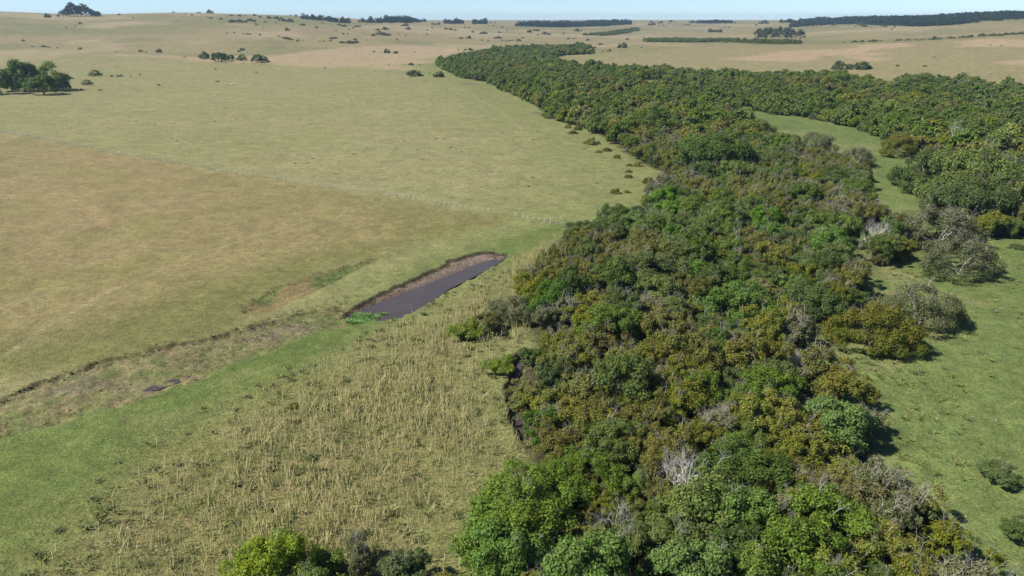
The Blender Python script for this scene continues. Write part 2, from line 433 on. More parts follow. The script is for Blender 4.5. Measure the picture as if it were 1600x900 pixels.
def mat_leaf(name, c_in, c_out, c_tip, hue=.02, trans=.40):
    """c_in / c_out: two leaf colours mixed clump by clump, c_tip: colour of the young shoots"""
    m, t = newmat(name); L = t.links.new
    out = nd(t, 'ShaderNodeOutputMaterial')
    at = nd(t, 'ShaderNodeAttribute', attribute_name='clump'); tp = nd(t, 'ShaderNodeAttribute', attribute_name='tip')
    rn = nd(t, 'ShaderNodeAttribute', attribute_name='rnd'); oi = nd(t, 'ShaderNodeObjectInfo')
    mx = nd(t, 'ShaderNodeMix', data_type='RGBA'); L(at.outputs['Fac'], mx.inputs[0])
    mx.inputs[6].default_value = (*c_in, 1); mx.inputs[7].default_value = (*c_out, 1)
    mx2 = nd(t, 'ShaderNodeMix', data_type='RGBA'); L(tp.outputs['Fac'], mx2.inputs[0])
    L(mx.outputs[2], mx2.inputs[6]); mx2.inputs[7].default_value = (*c_tip, 1)
    # drift from tree to tree
    hs = nd(t, 'ShaderNodeHueSaturation'); L(mx2.outputs[2], hs.inputs['Color'])
    ns = nd(t, 'ShaderNodeTexNoise'); ns.inputs['Scale'].default_value = 0.035; ns.inputs['Detail'].default_value = 2
    L(oi.outputs['Location'], ns.inputs['Vector'])
    a1 = nd(t, 'ShaderNodeMath', operation='ADD'); L(ns.outputs['Fac'], a1.inputs[0]); L(oi.outputs['Random'], a1.inputs[1])
    mr = nd(t, 'ShaderNodeMapRange'); L(a1.outputs[0], mr.inputs[0])
    mr.inputs[1].default_value = .2; mr.inputs[2].default_value = 1.3; mr.inputs[3].default_value = .5 - hue * 1.2; mr.inputs[4].default_value = .5 + hue * .6
    L(mr.outputs[0], hs.inputs['Hue'])
    wn = nd(t, 'ShaderNodeTexWhiteNoise', noise_dimensions='1D'); L(oi.outputs['Random'], wn.inputs['W'])
    mr2 = nd(t, 'ShaderNodeMapRange'); L(wn.outputs[0], mr2.inputs[0]); mr2.inputs[3].default_value = .82; mr2.inputs[4].default_value = 1.18
    mr3 = nd(t, 'ShaderNodeMapRange'); L(rn.outputs['Fac'], mr3.inputs[0]); mr3.inputs[3].default_value = .8; mr3.inputs[4].default_value = 1.75
    mu = nd(t, 'ShaderNodeMath', operation='MULTIPLY'); L(mr2.outputs[0], mu.inputs[0]); L(mr3.outputs[0], mu.inputs[1])
    L(mu.outputs[0], hs.inputs['Value'])
    mr4 = nd(t, 'ShaderNodeMapRange'); L(oi.outputs['Random'], mr4.inputs[0]); mr4.inputs[3].default_value = .88; mr4.inputs[4].default_value = 1.12
    L(mr4.outputs[0], hs.inputs['Saturation'])
    di = nd(t, 'ShaderNodeBsdfPrincipled'); di.inputs['Roughness'].default_value = .62; di.inputs['Specular IOR Level'].default_value = .28
    L(hs.outputs[0], di.inputs['Base Color'])
    tr = nd(t, 'ShaderNodeBsdfTranslucent'); L(hs.outputs[0], tr.inputs[0])
    ms = nd(t, 'ShaderNodeMixShader'); ms.inputs[0].default_value = trans
    L(di.outputs[0], ms.inputs[1]); L(tr.outputs[0], ms.inputs[2]); L(ms.outputs[0], out.inputs[0])
    return m

def mat_plain(name, col, var=.3, rough=.9, scale=4.0, col2=None):
    m, t = newmat(name); L = t.links.new
    out = nd(t, 'ShaderNodeOutputMaterial'); bs = nd(t, 'ShaderNodeBsdfPrincipled')
    bs.inputs['Roughness'].default_value = rough; bs.inputs['Specular IOR Level'].default_value = .2
    geo = nd(t, 'ShaderNodeNewGeometry'); n = nd(t, 'ShaderNodeTexNoise'); n.inputs['Scale'].default_value = scale; n.inputs['Detail'].default_value = 4
    L(geo.outputs['Position'], n.inputs['Vector'])
    mx = nd(t, 'ShaderNodeMix', data_type='RGBA')
    mr = nd(t, 'ShaderNodeMapRange'); L(n.outputs['Fac'], mr.inputs[0]); mr.inputs[1].default_value = .3; mr.inputs[2].default_value = .7
    L(mr.outputs[0], mx.inputs[0])
    c2 = col2 or tuple(c * (1 - var) for c in col)
    mx.inputs[6].default_value = (*col, 1); mx.inputs[7].default_value = (*c2, 1)
    L(mx.outputs[2], bs.inputs['Base Color']); L(bs.outputs[0], out.inputs[0])
    return m

def mat_water():
    m, t = newmat('murky_water'); L = t.links.new
    out = nd(t, 'ShaderNodeOutputMaterial'); bs = nd(t, 'ShaderNodeBsdfPrincipled')
    bs.inputs['Base Color'].default_value = (.060, .046, .046, 1)
    bs.inputs['Roughness'].default_value = .16; bs.inputs['IOR'].default_value = 1.33
    geo = nd(t, 'ShaderNodeNewGeometry'); n = nd(t, 'ShaderNodeTexNoise'); n.inputs['Scale'].default_value = 1.6; n.inputs['Detail'].default_value = 4
    L(geo.outputs['Position'], n.inputs['Vector'])
    bp = nd(t, 'ShaderNodeBump'); bp.inputs['Strength'].default_value = .12; bp.inputs['Distance'].default_value = .05
    L(n.outputs['Fac'], bp.inputs['Height']); L(bp.outputs[0], bs.inputs['Normal'])
    n2 = nd(t, 'ShaderNodeTexNoise'); n2.inputs['Scale'].default_value = .16; n2.inputs['Detail'].default_value = 3; L(geo.outputs['Position'], n2.inputs['Vector'])
    mr = nd(t, 'ShaderNodeMapRange'); L(n2.outputs['Fac'], mr.inputs[0]); mr.inputs[1].default_value = .4; mr.inputs[2].default_value = .6; mr.inputs[3].default_value = .07; mr.inputs[4].default_value = .28
    L(mr.outputs[0], bs.inputs['Roughness'])
    mx = nd(t, 'ShaderNodeMix', data_type='RGBA'); L(n2.outputs['Fac'], mx.inputs[0])
    mx.inputs[6].default_value = (.045, .038, .036, 1); mx.inputs[7].default_value = (.085, .066, .056, 1); L(mx.outputs[2], bs.inputs['Base Color'])
    L(bs.outputs[0], out.inputs[0])
    return m

M_GROUND = mat_ground()
M_WATER = mat_water()
M_BARK = mat_plain('bark', (.22, .19, .16), .5)
M_GREY = mat_plain('grey_dead_wood', (.46, .43, .38), .5, scale=2)
M_SILVER = mat_plain('silver_lichen_wood', (.66, .64, .58), .3, scale=2)
M_STALK = mat_plain('dry_stalk', (.60, .53, .27), .35, scale=.6, col2=(.40, .38, .16))
M_POST = mat_plain('weathered_post', (.62, .60, .55), .3)
M_WIRE = mat_plain('fence_wire', (.35, .35, .35), .2, rough=.5)
LEAF = {
 'olive':  mat_leaf('olive_scrub_leaf', (.155, .155, .025), (.100, .145, .021), (.195, .172, .030), .014),
 'brown':  mat_leaf('brown_scrub_leaf', (.148, .134, .028), (.108, .134, .023), (.172, .146, .034), .010),
 'green':  mat_leaf('mid_green_leaf',   (.090, .140, .026), (.116, .155, .028), (.140, .175, .030), .014),
 'dark':   mat_leaf('dark_green_leaf',  (.058, .105, .020), (.080, .118, .022), (.11, .138, .028), .012),
 'emerald':mat_leaf('emerald_leaf',     (.090, .175, .026), (.112, .190, .030), (.14, .205, .034), .010),
 'lime':   mat_leaf('lime_leaf',        (.150, .190, .024), (.120, .175, .024), (.200, .215, .030), .014),
 'grey':   mat_leaf('grey_green_leaf',  (.138, .142, .062), (.100, .125, .040), (.20, .19, .11), .012),
 'far':    mat_leaf('hill_bush_leaf',   (.070, .088, .026), (.080, .100, .028), (.10, .11, .034), .02),
 'euca':   mat_leaf('eucalyptus_leaf',  (.075, .088, .050), (.085, .098, .055), (.11, .12, .065), .015),
 'pine':   mat_leaf('plantation_leaf',  (.026, .042, .020), (.036, .052, .024), (.046, .06, .028), .012),
}

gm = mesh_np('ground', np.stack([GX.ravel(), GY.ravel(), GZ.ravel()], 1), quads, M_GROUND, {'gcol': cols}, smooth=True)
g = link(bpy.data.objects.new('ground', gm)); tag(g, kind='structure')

# ------------------------------------------------------------------ plant meshes
def tubes(segs, sides=4):
    """segs: (n,8) array p0 p1 r0 r1 -> verts, quads"""
    S = np.asarray(segs, float); n = len(S)
    p0 = S[:, :3]; p1 = S[:, 3:6]; r0 = S[:, 6]; r1 = S[:, 7]
    d = norm(p1 - p0); ref = np.where(np.abs(d[:, 2:3]) < .9, [[0, 0, 1.0]], [[1.0, 0, 0]])
    a = norm(np.cross(d, ref)); b = np.cross(d, a)
    an = np.arange(sides) / sides * 2 * math.pi
    ring = np.cos(an)[None, :, None] * a[:, None] + np.sin(an)[None, :, None] * b[:, None]
    V = np.concatenate([p0[:, None] + ring * r0[:, None, None], p1[:, None] + ring * r1[:, None, None]], 1)
    k = np.arange(sides); k2 = (k + 1) % sides
    q = np.stack([k, k2, k2 + sides, k + sides], 1)
    Fq = (np.arange(n)[:, None, None] * 2 * sides + q[None]).reshape(-1, 4)
    return V.reshape(-1, 3), Fq

def leaves(P, N, S, r):
    """one small folded rhombus per leaf spray"""
    n = len(P)
    t = norm(np.cross(N, r.normal(size=(n, 3)))); b = np.cross(N, t)
    L = (S * r.uniform(.75, 1.3, n))[:, None]; W = L * r.uniform(.45, .75, n)[:, None]
    V = np.stack([P - t * L * .5, P + b * W * .5 + N * L * .12, P + t * L * .5, P - b * W * .5 + N * L * .12], 1)
    return V.reshape(-1, 3), np.arange(4 * n).reshape(n, 4)

def clumps_for(r, Rr, H, n, hb, lob=.25, csize=(.2, .36), compact=False):
    """irregular crown: a few leaning lobes, each carrying many small clumps"""
    if compact:
        ph = r.uniform(0, 6.28, 3); C = []; rc = []
        while len(C) < n:
            z = r.uniform(-.25, 1); th = r.uniform(0, 6.283); q = math.sqrt(max(0, 1 - z * z))
            k = r.uniform(.55, .95) * (1 + lob * math.sin(2 * th + ph[0]) + lob * .6 * math.sin(3 * th + ph[1]))
            s = Rr * r.uniform(*csize) * .9
            lo = .22 if hb > .1 else .06
            if hb <= .1 and len(C) % 3 == 0: z = r.uniform(-.1, .25); k *= 1.05
            zz = hb + (H - hb) * (lo + (.9 - lo) * max(z, -.1) * r.uniform(.75, 1.15))
            C.append((Rr * q * k * math.cos(th), Rr * q * k * math.sin(th), min(zz, H - s * .5))); rc.append(s)
        return np.array(C), np.array(rc)
    nl = max(4, int(n / 8)); lobes = []
    for k in range(nl):
        th = r.uniform(0, 6.283); q = Rr * r.uniform(.1, .72) ** .8
        lobes.append((q * math.cos(th), q * math.sin(th), hb + (H - hb) * r.uniform(.28, .78), Rr * r.uniform(.28, .5), (H - hb) * r.uniform(.16, .30)))
    C = []; rc = []
    while len(C) < n:
        lx, ly, lz, lr, lh = lobes[int(r.integers(nl))]
        z = r.uniform(-.35, 1); th = r.uniform(0, 6.283); q = math.sqrt(max(0, 1 - z * z)) * r.uniform(.55, 1.12)
        x, y = lx + lr * q * math.cos(th), ly + lr * q * math.sin(th)
        s = Rr * r.uniform(*csize) * .72
        C.append((x, y, min(max(lz + lh * z * 1.2, hb), H - s * .4))); rc.append(s)
    return np.array(C), np.array(rc)

def crown_mesh(name, seed, mat, Rr, H, ncl, nleaf, size, hb=.4, tipw=.5, lob=.2, csize=(.2, .36), compact=False):
    r = np.random.default_rng(seed)
    C, rc = clumps_for(r, Rr, H, ncl, hb, lob, csize, compact)
    wgt = rc ** 2; wgt /= wgt.sum()
    ci = r.choice(ncl, nleaf, p=wgt)
    D = norm(r.normal(size=(nleaf, 3)) + [0, 0, .35])
    mid = np.array([0, 0, hb + (H - hb) * .35])
    outd = norm(C[ci] - mid)
    flip = (D * outd).sum(1) < -.35
    D[flip] = -D[flip]
    rad = rc[ci] * (1 - .5 * r.random(nleaf) ** 1.6 + .35 * (r.random(nleaf) < .12) * r.random(nleaf)) * (1 + .25 * np.sin(7 * D[:, 0] + ci) * np.sin(6 * D[:, 1] + 2 * ci))
    P = C[ci] + D * rad[:, None] * [1, 1, .8]
    P[:, 2] = np.maximum(P[:, 2], .08)
    N = norm(D * .9 + r.normal(size=(nleaf, 3)) * .5 + [0, 0, .55])
    V, Fq = leaves(P, N, np.full(nleaf, size), r)
    cr = r.random(ncl)
    tip = np.clip((D[:, 2] * .6 + (P[:, 2] / H) * .6 - .35) * 1.2, 0, 1) * tipw * (0.4 + .9 * r.random(ncl)[ci]) * r.uniform(.4, 1, nleaf)
    return mesh_np(name, V, Fq, mat, {'clump': np.repeat(cr[ci], 4), 'tip': np.repeat(np.clip(tip, 0, 1), 4), 'rnd': np.repeat(r.random(nleaf), 4)}), C, rc

def branch(r, segs, p, d, L, rad, depth, spread=.6, up=.15):
    n = 2
    for i in range(n):
        d2 = norm(d + r.normal(size=3) * .22 + [0, 0, up * .5])
        q = p + d2 * L / n
        segs.append((*p, *q, rad, rad * .8)); p = q; d = d2; rad *= .8
    if depth > 0:
        for _ in range(r.integers(2, 4)):
            d2 = norm(d + r.normal(size=3) * spread + [0, 0, up])
            branch(r, segs, p, d2, L * r.uniform(.55, .8), rad * .75, depth - 1, spread, up)

def limb_mesh(name, seed, mat, C, nst, r0=.14, base=.35):
    r = np.random.default_rng(seed); segs = []
    pick = r.permutation(len(C))[:nst]
    for c in C[pick]:
        a = r.uniform(0, 6.28); p = np.array([math.cos(a) * base * .5, math.sin(a) * base * .5, -.15])
        tgt = C[pick[0]] * 0 + c; rad = r0 * r.uniform(.7, 1.1)
        for i in range(4):
            f = (i + 1) / 4
            q = np.array([tgt[0] * f ** 1.3, tgt[1] * f ** 1.3, tgt[2] * f ** .8]) + r.normal(size=3) * .1 * (1 if i < 3 else 0)
            segs.append((*p, *q, rad, rad * .72)); p = q; rad *= .72
        for _ in range(2):
            branch(r, segs, p, norm(c + r.normal(size=3)), .6, rad, 1)
    V, Fq = tubes(segs, 5)
    return mesh_np(name, V, Fq, mat)

def twig_mesh(name, seed, mat, C, rc, n, L=.72, rad=.034, depth=3, lift=.30):
    """bare grey twigs standing out of the crown"""
    r = np.random.default_rng(seed); segs = []
    top = np.argsort(-(C[:, 2] + r.random(len(C)) * 1.5))[:n]
    for i in top:
        c = C[i]; d = norm(np.array([c[0] * .3, c[1] * .3, c[2] * .5 + .6]) + r.normal(size=3) * .35)
        branch(r, segs, c + d * rc[i] * lift, d, L * r.uniform(.7, 1.2), rad, depth, .75, .15)
    V, Fq = tubes(segs, 3)
    return mesh_np(name, V, Fq, mat)

def dead_mesh(name, seed, mat, Rr, H, nst=12, depth=6, rad=.10):
    r = np.random.default_rng(seed); segs = []
    for k in range(nst):
        a = k / nst * 6.283 + r.uniform(-.3, .3); e = r.uniform(.35, 1.2)
        d = np.array([math.cos(a) * math.cos(e), math.sin(a) * math.cos(e), math.sin(e)])
        branch(r, segs, np.array([0, 0, -.1]), d, Rr * .36, rad, depth, .6, .06)
    S = np.array(segs)
    S[:, [2, 5]] = np.clip(S[:, [2, 5]], -.1, H)
    V, Fq = tubes(S, 3)
    return mesh_np(name, V, Fq, mat)

# prototypes (unit scale in metres); each: list of (part name, mesh)
PROTO = {}
def mk(key, kind, Rr, H, ncl, nleaf, size, seed, twigs=0, **kw):
    nleaf = int(nleaf * 1.25); size *= .84; ncl = int(ncl * (1.2 if kw.get('compact') else 1.8))
    twigs = min(int(twigs * 1.3 + 1), 13)
    cm, C, rc = crown_mesh('crown', seed, LEAF[kind], Rr, H, ncl, nleaf, size, **kw)
    parts = [('crown', cm), ('trunk', limb_mesh('trunk', seed + 1, M_BARK if twigs < 12 else M_GREY, C, 9))]
    if twigs: parts.append(('bare_twigs', twig_mesh('bare_twigs', seed + 2, M_GREY, C, rc, twigs)))
    PROTO[key] = dict(parts=parts, R=Rr, H=H, kind=kind)
mk('olive0', 'olive', 3.2, 4.6, 46, 9000, .25, 101, csize=(.16, .30), tipw=.9)
mk('olive1', 'olive', 3.5, 4.2, 58, 9500, .25, 111, twigs=3, csize=(.14, .27), tipw=.9)
mk('olive2', 'olive', 2.9, 4.0, 40, 8000, .24, 121, twigs=4, csize=(.17, .3), tipw=.8)
mk('brown0', 'brown', 3.1, 4.3, 48, 9000, .24, 131, twigs=2, csize=(.15, .29), tipw=.9)
mk('brown1', 'brown', 3.4, 4.0, 50, 9000, .24, 141, twigs=3, csize=(.15, .28), tipw=.9)
mk('green0', 'green', 3.4, 5.6, 52, 9500, .27, 151, csize=(.18, .34), tipw=.6)
mk('green1', 'green', 3.1, 5.0, 40, 8500, .26, 161, twigs=3, csize=(.2, .36), tipw=.6)
mk('dark0', 'dark', 3.3, 5.2, 52, 9500, .27, 171, csize=(.16, .32), tipw=.5)
mk('dark1', 'dark', 3.0, 4.4, 44, 8500, .26, 181, twigs=3, csize=(.16, .3), tipw=.5)
mk('emerald0', 'emerald', 3.2, 5.2, 42, 9000, .27, 191, csize=(.2, .36), tipw=.7)
mk('lime0', 'lime', 3.1, 3.9, 46, 8500, .25, 201, csize=(.17, .3), tipw=.7)
mk('grey0', 'grey', 3.1, 4.2, 48, 8000, .24, 211, twigs=9, csize=(.15, .28), tipw=.8)
mk('grey1', 'grey', 3.3, 4.4, 40, 6500, .24, 221, twigs=15, csize=(.16, .3), tipw=.8)
mk('bigGreen', 'green', 6.0, 7.5, 90, 22000, .30, 251, twigs=3, csize=(.12, .24), tipw=.7, lob=.16, compact=True)
mk('bigDark', 'dark', 6.0, 6.5, 100, 22000, .29, 261, twigs=2, csize=(.11, .22), tipw=.6, lob=.16, compact=True)
mk('bigEmerald', 'emerald', 5.5, 6.2, 74, 19000, .29, 271, twigs=2, csize=(.13, .25), tipw=.8, lob=.16, compact=True)
mk('bigBrown', 'brown', 5.5, 6.0, 84, 19000, .27, 281, twigs=4, csize=(.12, .22), tipw=.9, lob=.16, compact=True)
mk('bigGrey', 'grey', 5.2, 5.6, 84, 13000, .25, 291, twigs=16, csize=(.12, .24), tipw=.8, lob=.16, compact=True)
mk('bigLime', 'lime', 5.0, 5.4, 80, 17000, .27, 295, twigs=1, csize=(.13, .24), tipw=.8, lob=.16, compact=True)
mk('shrub0', 'olive', 3.0, 3.0, 34, 3600, .34, 501, hb=.05, csize=(.2, .36), tipw=.7, compact=True)
mk('shrub1', 'dark', 3.0, 2.8, 34, 3600, .34, 511, hb=.05, csize=(.2, .36), tipw=.8, compact=True)
PROTO['dead0'] = dict(parts=[('branches', dead_mesh('branches', 231, M_SILVER, 3.0, 3.8))], R=3.0, H=3.8, kind='dead')
PROTO['dead1'] = dict(parts=[('branches', dead_mesh('branches', 241, M_SILVER, 2.8, 3.4, 9, 6, .08))], R=2.8, H=3.4, kind='dead')
# far kinds
def mkfar(key, kind, Rr, H, ncl, nleaf, size, seed, trunk=True, **kw):
    cm, C, rc = crown_mesh('crown', seed, LEAF[kind], Rr, H, ncl, nleaf, size, compact=True, **kw)
    parts = [('crown', cm)]
    if trunk: parts.append(('trunk', limb_mesh('trunk', seed + 1, M_BARK, C, 5, .22)))
    PROTO[key] = dict(parts=parts, R=Rr, H=H, kind=kind)
for i, (k, mt) in enumerate((('folive', 'olive'), ('fbrown', 'brown'), ('fgreen', 'green'), ('fdark', 'dark'), ('flime', 'lime'), ('fgrey', 'grey'))):
    mkfar(k, mt, 3.3, 4.6, 26, 1500, .6, 301 + 10 * i, csize=(.22, .38), tipw=.8)
mkfar('bush0', 'far', 3.0, 3.6, 22, 1400, .55, 401, trunk=False, csize=(.25, .42), hb=.05)
mkfar('bush1', 'far', 3.0, 3.0, 16, 1200, .55, 411, trunk=False, csize=(.25, .45), hb=.05, lob=.35)
mkfar('bigtree0', 'dark', 6.0, 9.5, 44, 5000, .6, 421, hb=1.2, csize=(.2, .36))
mkfar('bigtree1', 'green', 6.0, 9.0, 44, 5000, .6, 431, hb=.8, csize=(.2, .36))
mkfar('euca0', 'euca', 6.0, 26.0, 46, 2600, 1.4, 441, hb=3, csize=(.25, .5))
mkfar('euca1', 'euca', 6.5, 22.0, 40, 2400, 1.4, 451, hb=3, csize=(.25, .5))
mkfar('pine0', 'pine', 5.5, 15.0, 18, 420, 2.4, 461, trunk=False, hb=1, csize=(.4, .6))

# ------------------------------------------------------------------ placing
NAMES = {'olive': 'scrub_tree', 'brown': 'scrub_tree', 'green': 'leafy_tree', 'dark': 'leafy_tree', 'emerald': 'leafy_tree',
         'lime': 'scrub_tree', 'grey': 'scrub_tree', 'dead': 'dead_tree', 'far': 'bush', 'euca': 'eucalyptus_tree', 'pine': 'pine_tree'}
def place(key, x, y, s, rz, label, cat, group=None, sz=None, name=None, tilt=0, sink=.05):
    p = PROTO[key]
    nm = name or NAMES[p['kind']]
    sz = sz or s
    z = tz(x, y) - sink * s
    if len(p['parts']) == 1:
        o = bpy.data.objects.new(nm, p['parts'][0][1]); link(o)
        o.location = (x, y, z); o.rotation_euler = (tilt, 0, rz); o.scale = (s, s, sz)
    else:
        o = empty(nm, (x, y, z), rz, (s, s, sz))
        o.rotation_euler = (tilt, 0, rz)
        for pn, me in p['parts']:
            c = bpy.data.objects.new(pn, me); link(c, o)
            if pn == 'bare_twigs': c['kind'] = 'stuff'
            p.setdefault('src', {}).setdefault(pn, c)
    if len(p['parts']) == 1: p.setdefault('src', {}).setdefault(p['parts'][0][0], o)
    tag(o, label, cat, group)
    return o

taken = []     # x, y, r of hero plants
def hero(u, v, rpx, key, label, cat='tree', zs=1.0, h=None, name=None, rz=None):
    x, y = px2w(u, v, 0.0)
    if 'dead' in key: rpx *= 1.2
    if rpx * math.sqrt(x * x + y * y + CAM_H ** 2) / F > 4.2:
        key = {'green': 'bigGreen', 'dark': 'bigDark', 'emerald': 'bigEmerald', 'brown': 'bigBrown', 'grey': 'bigGrey', 'lime': 'bigLime'}.get(PROTO[key]['kind'], key)
    p = PROTO[key]
    dist = math.sqrt(x * x + y * y + CAM_H ** 2)
    rad = rpx * dist / F
    s = rad / p['R']
    x, y = px2w(u, v, p['H'] * s * zs * .5)
    taken.append((x, y, rad))
    return place(key, x, y, s, rz if rz is not None else random.uniform(0, 6.28), label, cat, None, s * zs, name)

# plants that the photograph singles out: centre of crown (photo pixels), radius, kind, label
H = [
 (862,468,38,'emerald0','bright emerald round tree on the wood edge just right of the grey topped bush',1),
 (1003,428,66,'green0','widest flat topped pale green tree in the middle of the wood',.62),
 (1160,478,56,'emerald0','bright green spreading tree beside the tiny grass gap in the wood',.75),
 (1105,397,32,'lime0','yellow green tree right behind the widest flat topped green tree',.9),
 (960,342,34,'dark0','dark green round tree at the wood corner beside the upper pasture',1),
 (1262,472,50,'dark0','broad dark green tree left of the dark brown tree by the right meadow',.8),
 (1368,510,54,'brown0','big dark brown domed tree standing out into the right meadow',.85),
 (1440,478,52,'grey1','thin crowned grey olive tree standing apart in the right meadow',.75),
 (1505,402,44,'grey0','leaning tree with bare grey limbs at the top of the right meadow',.8),
 (1372,356,24,'dead0','pale grey leafless tree beside the small grass gap',.8),
 (1470,355,52,'grey0','brownish grey half bare tree behind the leaning grey limbed tree',.7),
 (1320,662,42,'emerald0','vivid green tree with white forked trunk at the right edge of the wood',.8),
 (1165,742,82,'dark0','large smooth dark green crown near the bottom of the wood',.7),
 (815,790,88,'green0','big bright green tree at the lower left corner of the wood',.75),
 (905,745,60,'green1','green tree between the big corner tree and the silver lichen covered tree',.8),
 (950,692,58,'green1','flat layered green tree above the lower wood centre',.75),
 (852,672,34,'dark1','dark bluish tree overhanging the creek bend',1.0),
 (1065,722,46,'dead0','silver lichen covered bare tree in the lower wood, the largest dead one',.8),
 (1198,806,28,'dead1','small pale dead tree below the large dark green crown',.8),
 (960,800,36,'dead1','white twiggy dead tree left of bottom centre of the wood',.8),
 (1250,556,24,'dead0','grey dead tree at the wood edge beside the right meadow',.8),
 (1110,650,28,'dead1','tangle of grey dead branches in the wood centre',.7),
 (1205,360,22,'dead1','small grey dead tree among olive scrub halfway up the wood',.7),
 (870,520,24,'dead1','grey fallen looking dead tree near the reedy gap by the creek',.6),
 (1015,190,36,'green0','rounded bright green tree high in the left part of the wood',.8),
 (1120,238,54,'dark0','broad dark green tree in the upper middle of the wood',.75),
 (1180,205,28,'lime0','yellow green tree just left of the winding grass clearing',.9),
 (1312,124,24,'green0','large green dome at the far edge of the wood below two lone bushes',.62),
 (1430,132,30,'green1','wide green tree on the far right edge of the wood',.5),
 (1515,136,20,'grey1','whitish bare tree on the far right edge of the wood',.5),
 (1495,206,16,'dead1','grey bare tree near the right border among brown scrub',.9),
 (1460,268,42,'dark0','dark green round tree at the right side of the winding clearing',.9),
 (1540,280,52,'green0','tall green tree cluster crown at the right border',.9),
 (1520,312,50,'dark1','dark tree at the right border above the meadow',.85),
 (1340,245,22,'grey0','grey green tree on the left side of the winding clearing',.9),
 (1405,226,24,'brown0','brown round tree at the right bend of the winding clearing',.9),
 (1275,225,28,'grey0','olive grey tree at the narrow part of the winding clearing',.8),
 (800,484,38,'grey1','grey topped bare twigged tree beside the lime bush in front of the wood',.75),
 (762,506,22,'olive0','small olive tree between lime bush and grey topped tree',.8),
 (420,893,72,'lime0','large yellow green tree cut by the bottom edge of the picture',.9),
 (562,868,34,'grey1','grey lichen covered tree at the bottom edge',1.0),
 (618,893,42,'dark1','dark green tree at the bottom edge right of the grey one',.8),
 (500,905,44,'green1','mid green tree at the bottom edge beside the yellow green tree',.7),
 (695,925,40,'olive1','olive tree low at the bottom edge left of the wood corner',.7),
 (820,556,20,'dark1','blue green bush at the head of the dark creek',.9),
]
SHORT = ['the bright emerald round tree', 'the widest flat topped green tree', 'the bright green spreading tree', 'the yellow green tree behind the widest one', 'the dark round corner tree', 'the broad dark green tree', 'the dark brown domed tree', 'the thin grey olive meadow tree', 'the leaning grey limbed tree', 'the pale grey leafless tree', 'the brownish half bare tree', 'the vivid green forked tree', 'the large smooth dark crown', 'the big green corner tree', 'the green tree by the corner', 'the flat layered green tree', 'the bluish creek bend tree', 'the silver lichen covered tree', 'the small pale dead tree', 'the white twiggy dead tree', 'the grey dead edge tree', 'the tangle of dead branches', 'the small grey dead tree', 'the grey fallen looking tree']
for u, v, rp, key, lab, zs in H:
    hero(u, v, rp, key, lab, 'tree' if 'bush' not in lab.split()[:4] else 'bush', zs * (2.0 if 'dead' in key else 1.3 if 'emerald' in key else 1.15))
B = [
 (722,516,30,'lime0','bright lime bush in front of the wood left of the grey topped tree',.7),
 (776,570,26,'lime0','lime green bush on the creek bank below the grey topped tree',.75),
 (1573,740,26,'dark1','dark green bush alone in the lower right meadow',.6),
 (1462,430,13,'dark1','small round dark bush in the meadow below the leaning grey tree',.8),
 (1592,384,10,'dark1','small dark bush at the right edge of the meadow top',.7),
 (1600,832,24,'dark0','dark bush at the right edge low in the meadow',.7),
 (648,113,10,'bush0','dark oval bush alone in the pasture left of the wood tip',.8),
 (685,115,7.5,'bush0','dark round bush beside the left tip of the wood',1.0),
 (1315,101,11,'bush0','left dark bush of the lone pair beyond the wood on the right hill',.9),
 (1346,101,12,'bush0','right dark bush of the lone pair beyond the wood on the right hill',.75),
 (972,70,7,'bush0','round dark bush on the pale ridge beyond the wood',.9),
 (460,633,8,'olive1','small dark bush in the stalk field near the green strip',.8),
 (962,298,9,'brown0','small brownish bush in the pasture left of the wood edge, lowest of all',.8),
 (980,299,5,'brown0','tiny bush beside the lower pasture bush at the wood edge',.8),
 (982,275,7,'olive0','small low bush in the pasture below two others at the wood edge',.7),
 (983,267,5,'olive0','tiny bush in the pasture middle of the wood edge column',.8),
 (983,257,5,'olive0','tiny bush in the pasture topmost of the wood edge column',.8),
 (997,256,7,'olive1','bush touching the wood edge beside the small column of bushes',.9),
 (1013,281,10,'olive0','bush at the wood edge right of the column of bushes',.9),
 (964,244,6,'olive2','small bush at the wood edge below the double bush',.9),
 (948,233,7,'olive0','bush at the wood edge right of the twin round bushes',.8),
 (925,220,11,'olive1','round olive bush leaning on the wood edge above the pasture',.9),
 (936,236,5,'olive0','tiny bush below the round olive bush at the wood edge',.8),
 (895,206,7,'olive2','low dark bush in the pasture at the wood edge, left of three',.7),
 (888,197,6,'olive0','small bush in the pasture at the wood edge, upper of three',.8),
 (903,199,7,'brown0','brown bush in the pasture at the wood edge, right of three',.9),
]
for u, v, rp, key, lab, zs in B:
    if rp < 14 and not key.startswith('bush'): key = 'shrub1' if 'dark' in key else 'shrub0'
    hero(u, v, rp, key, lab, 'bush', zs, name='bush')

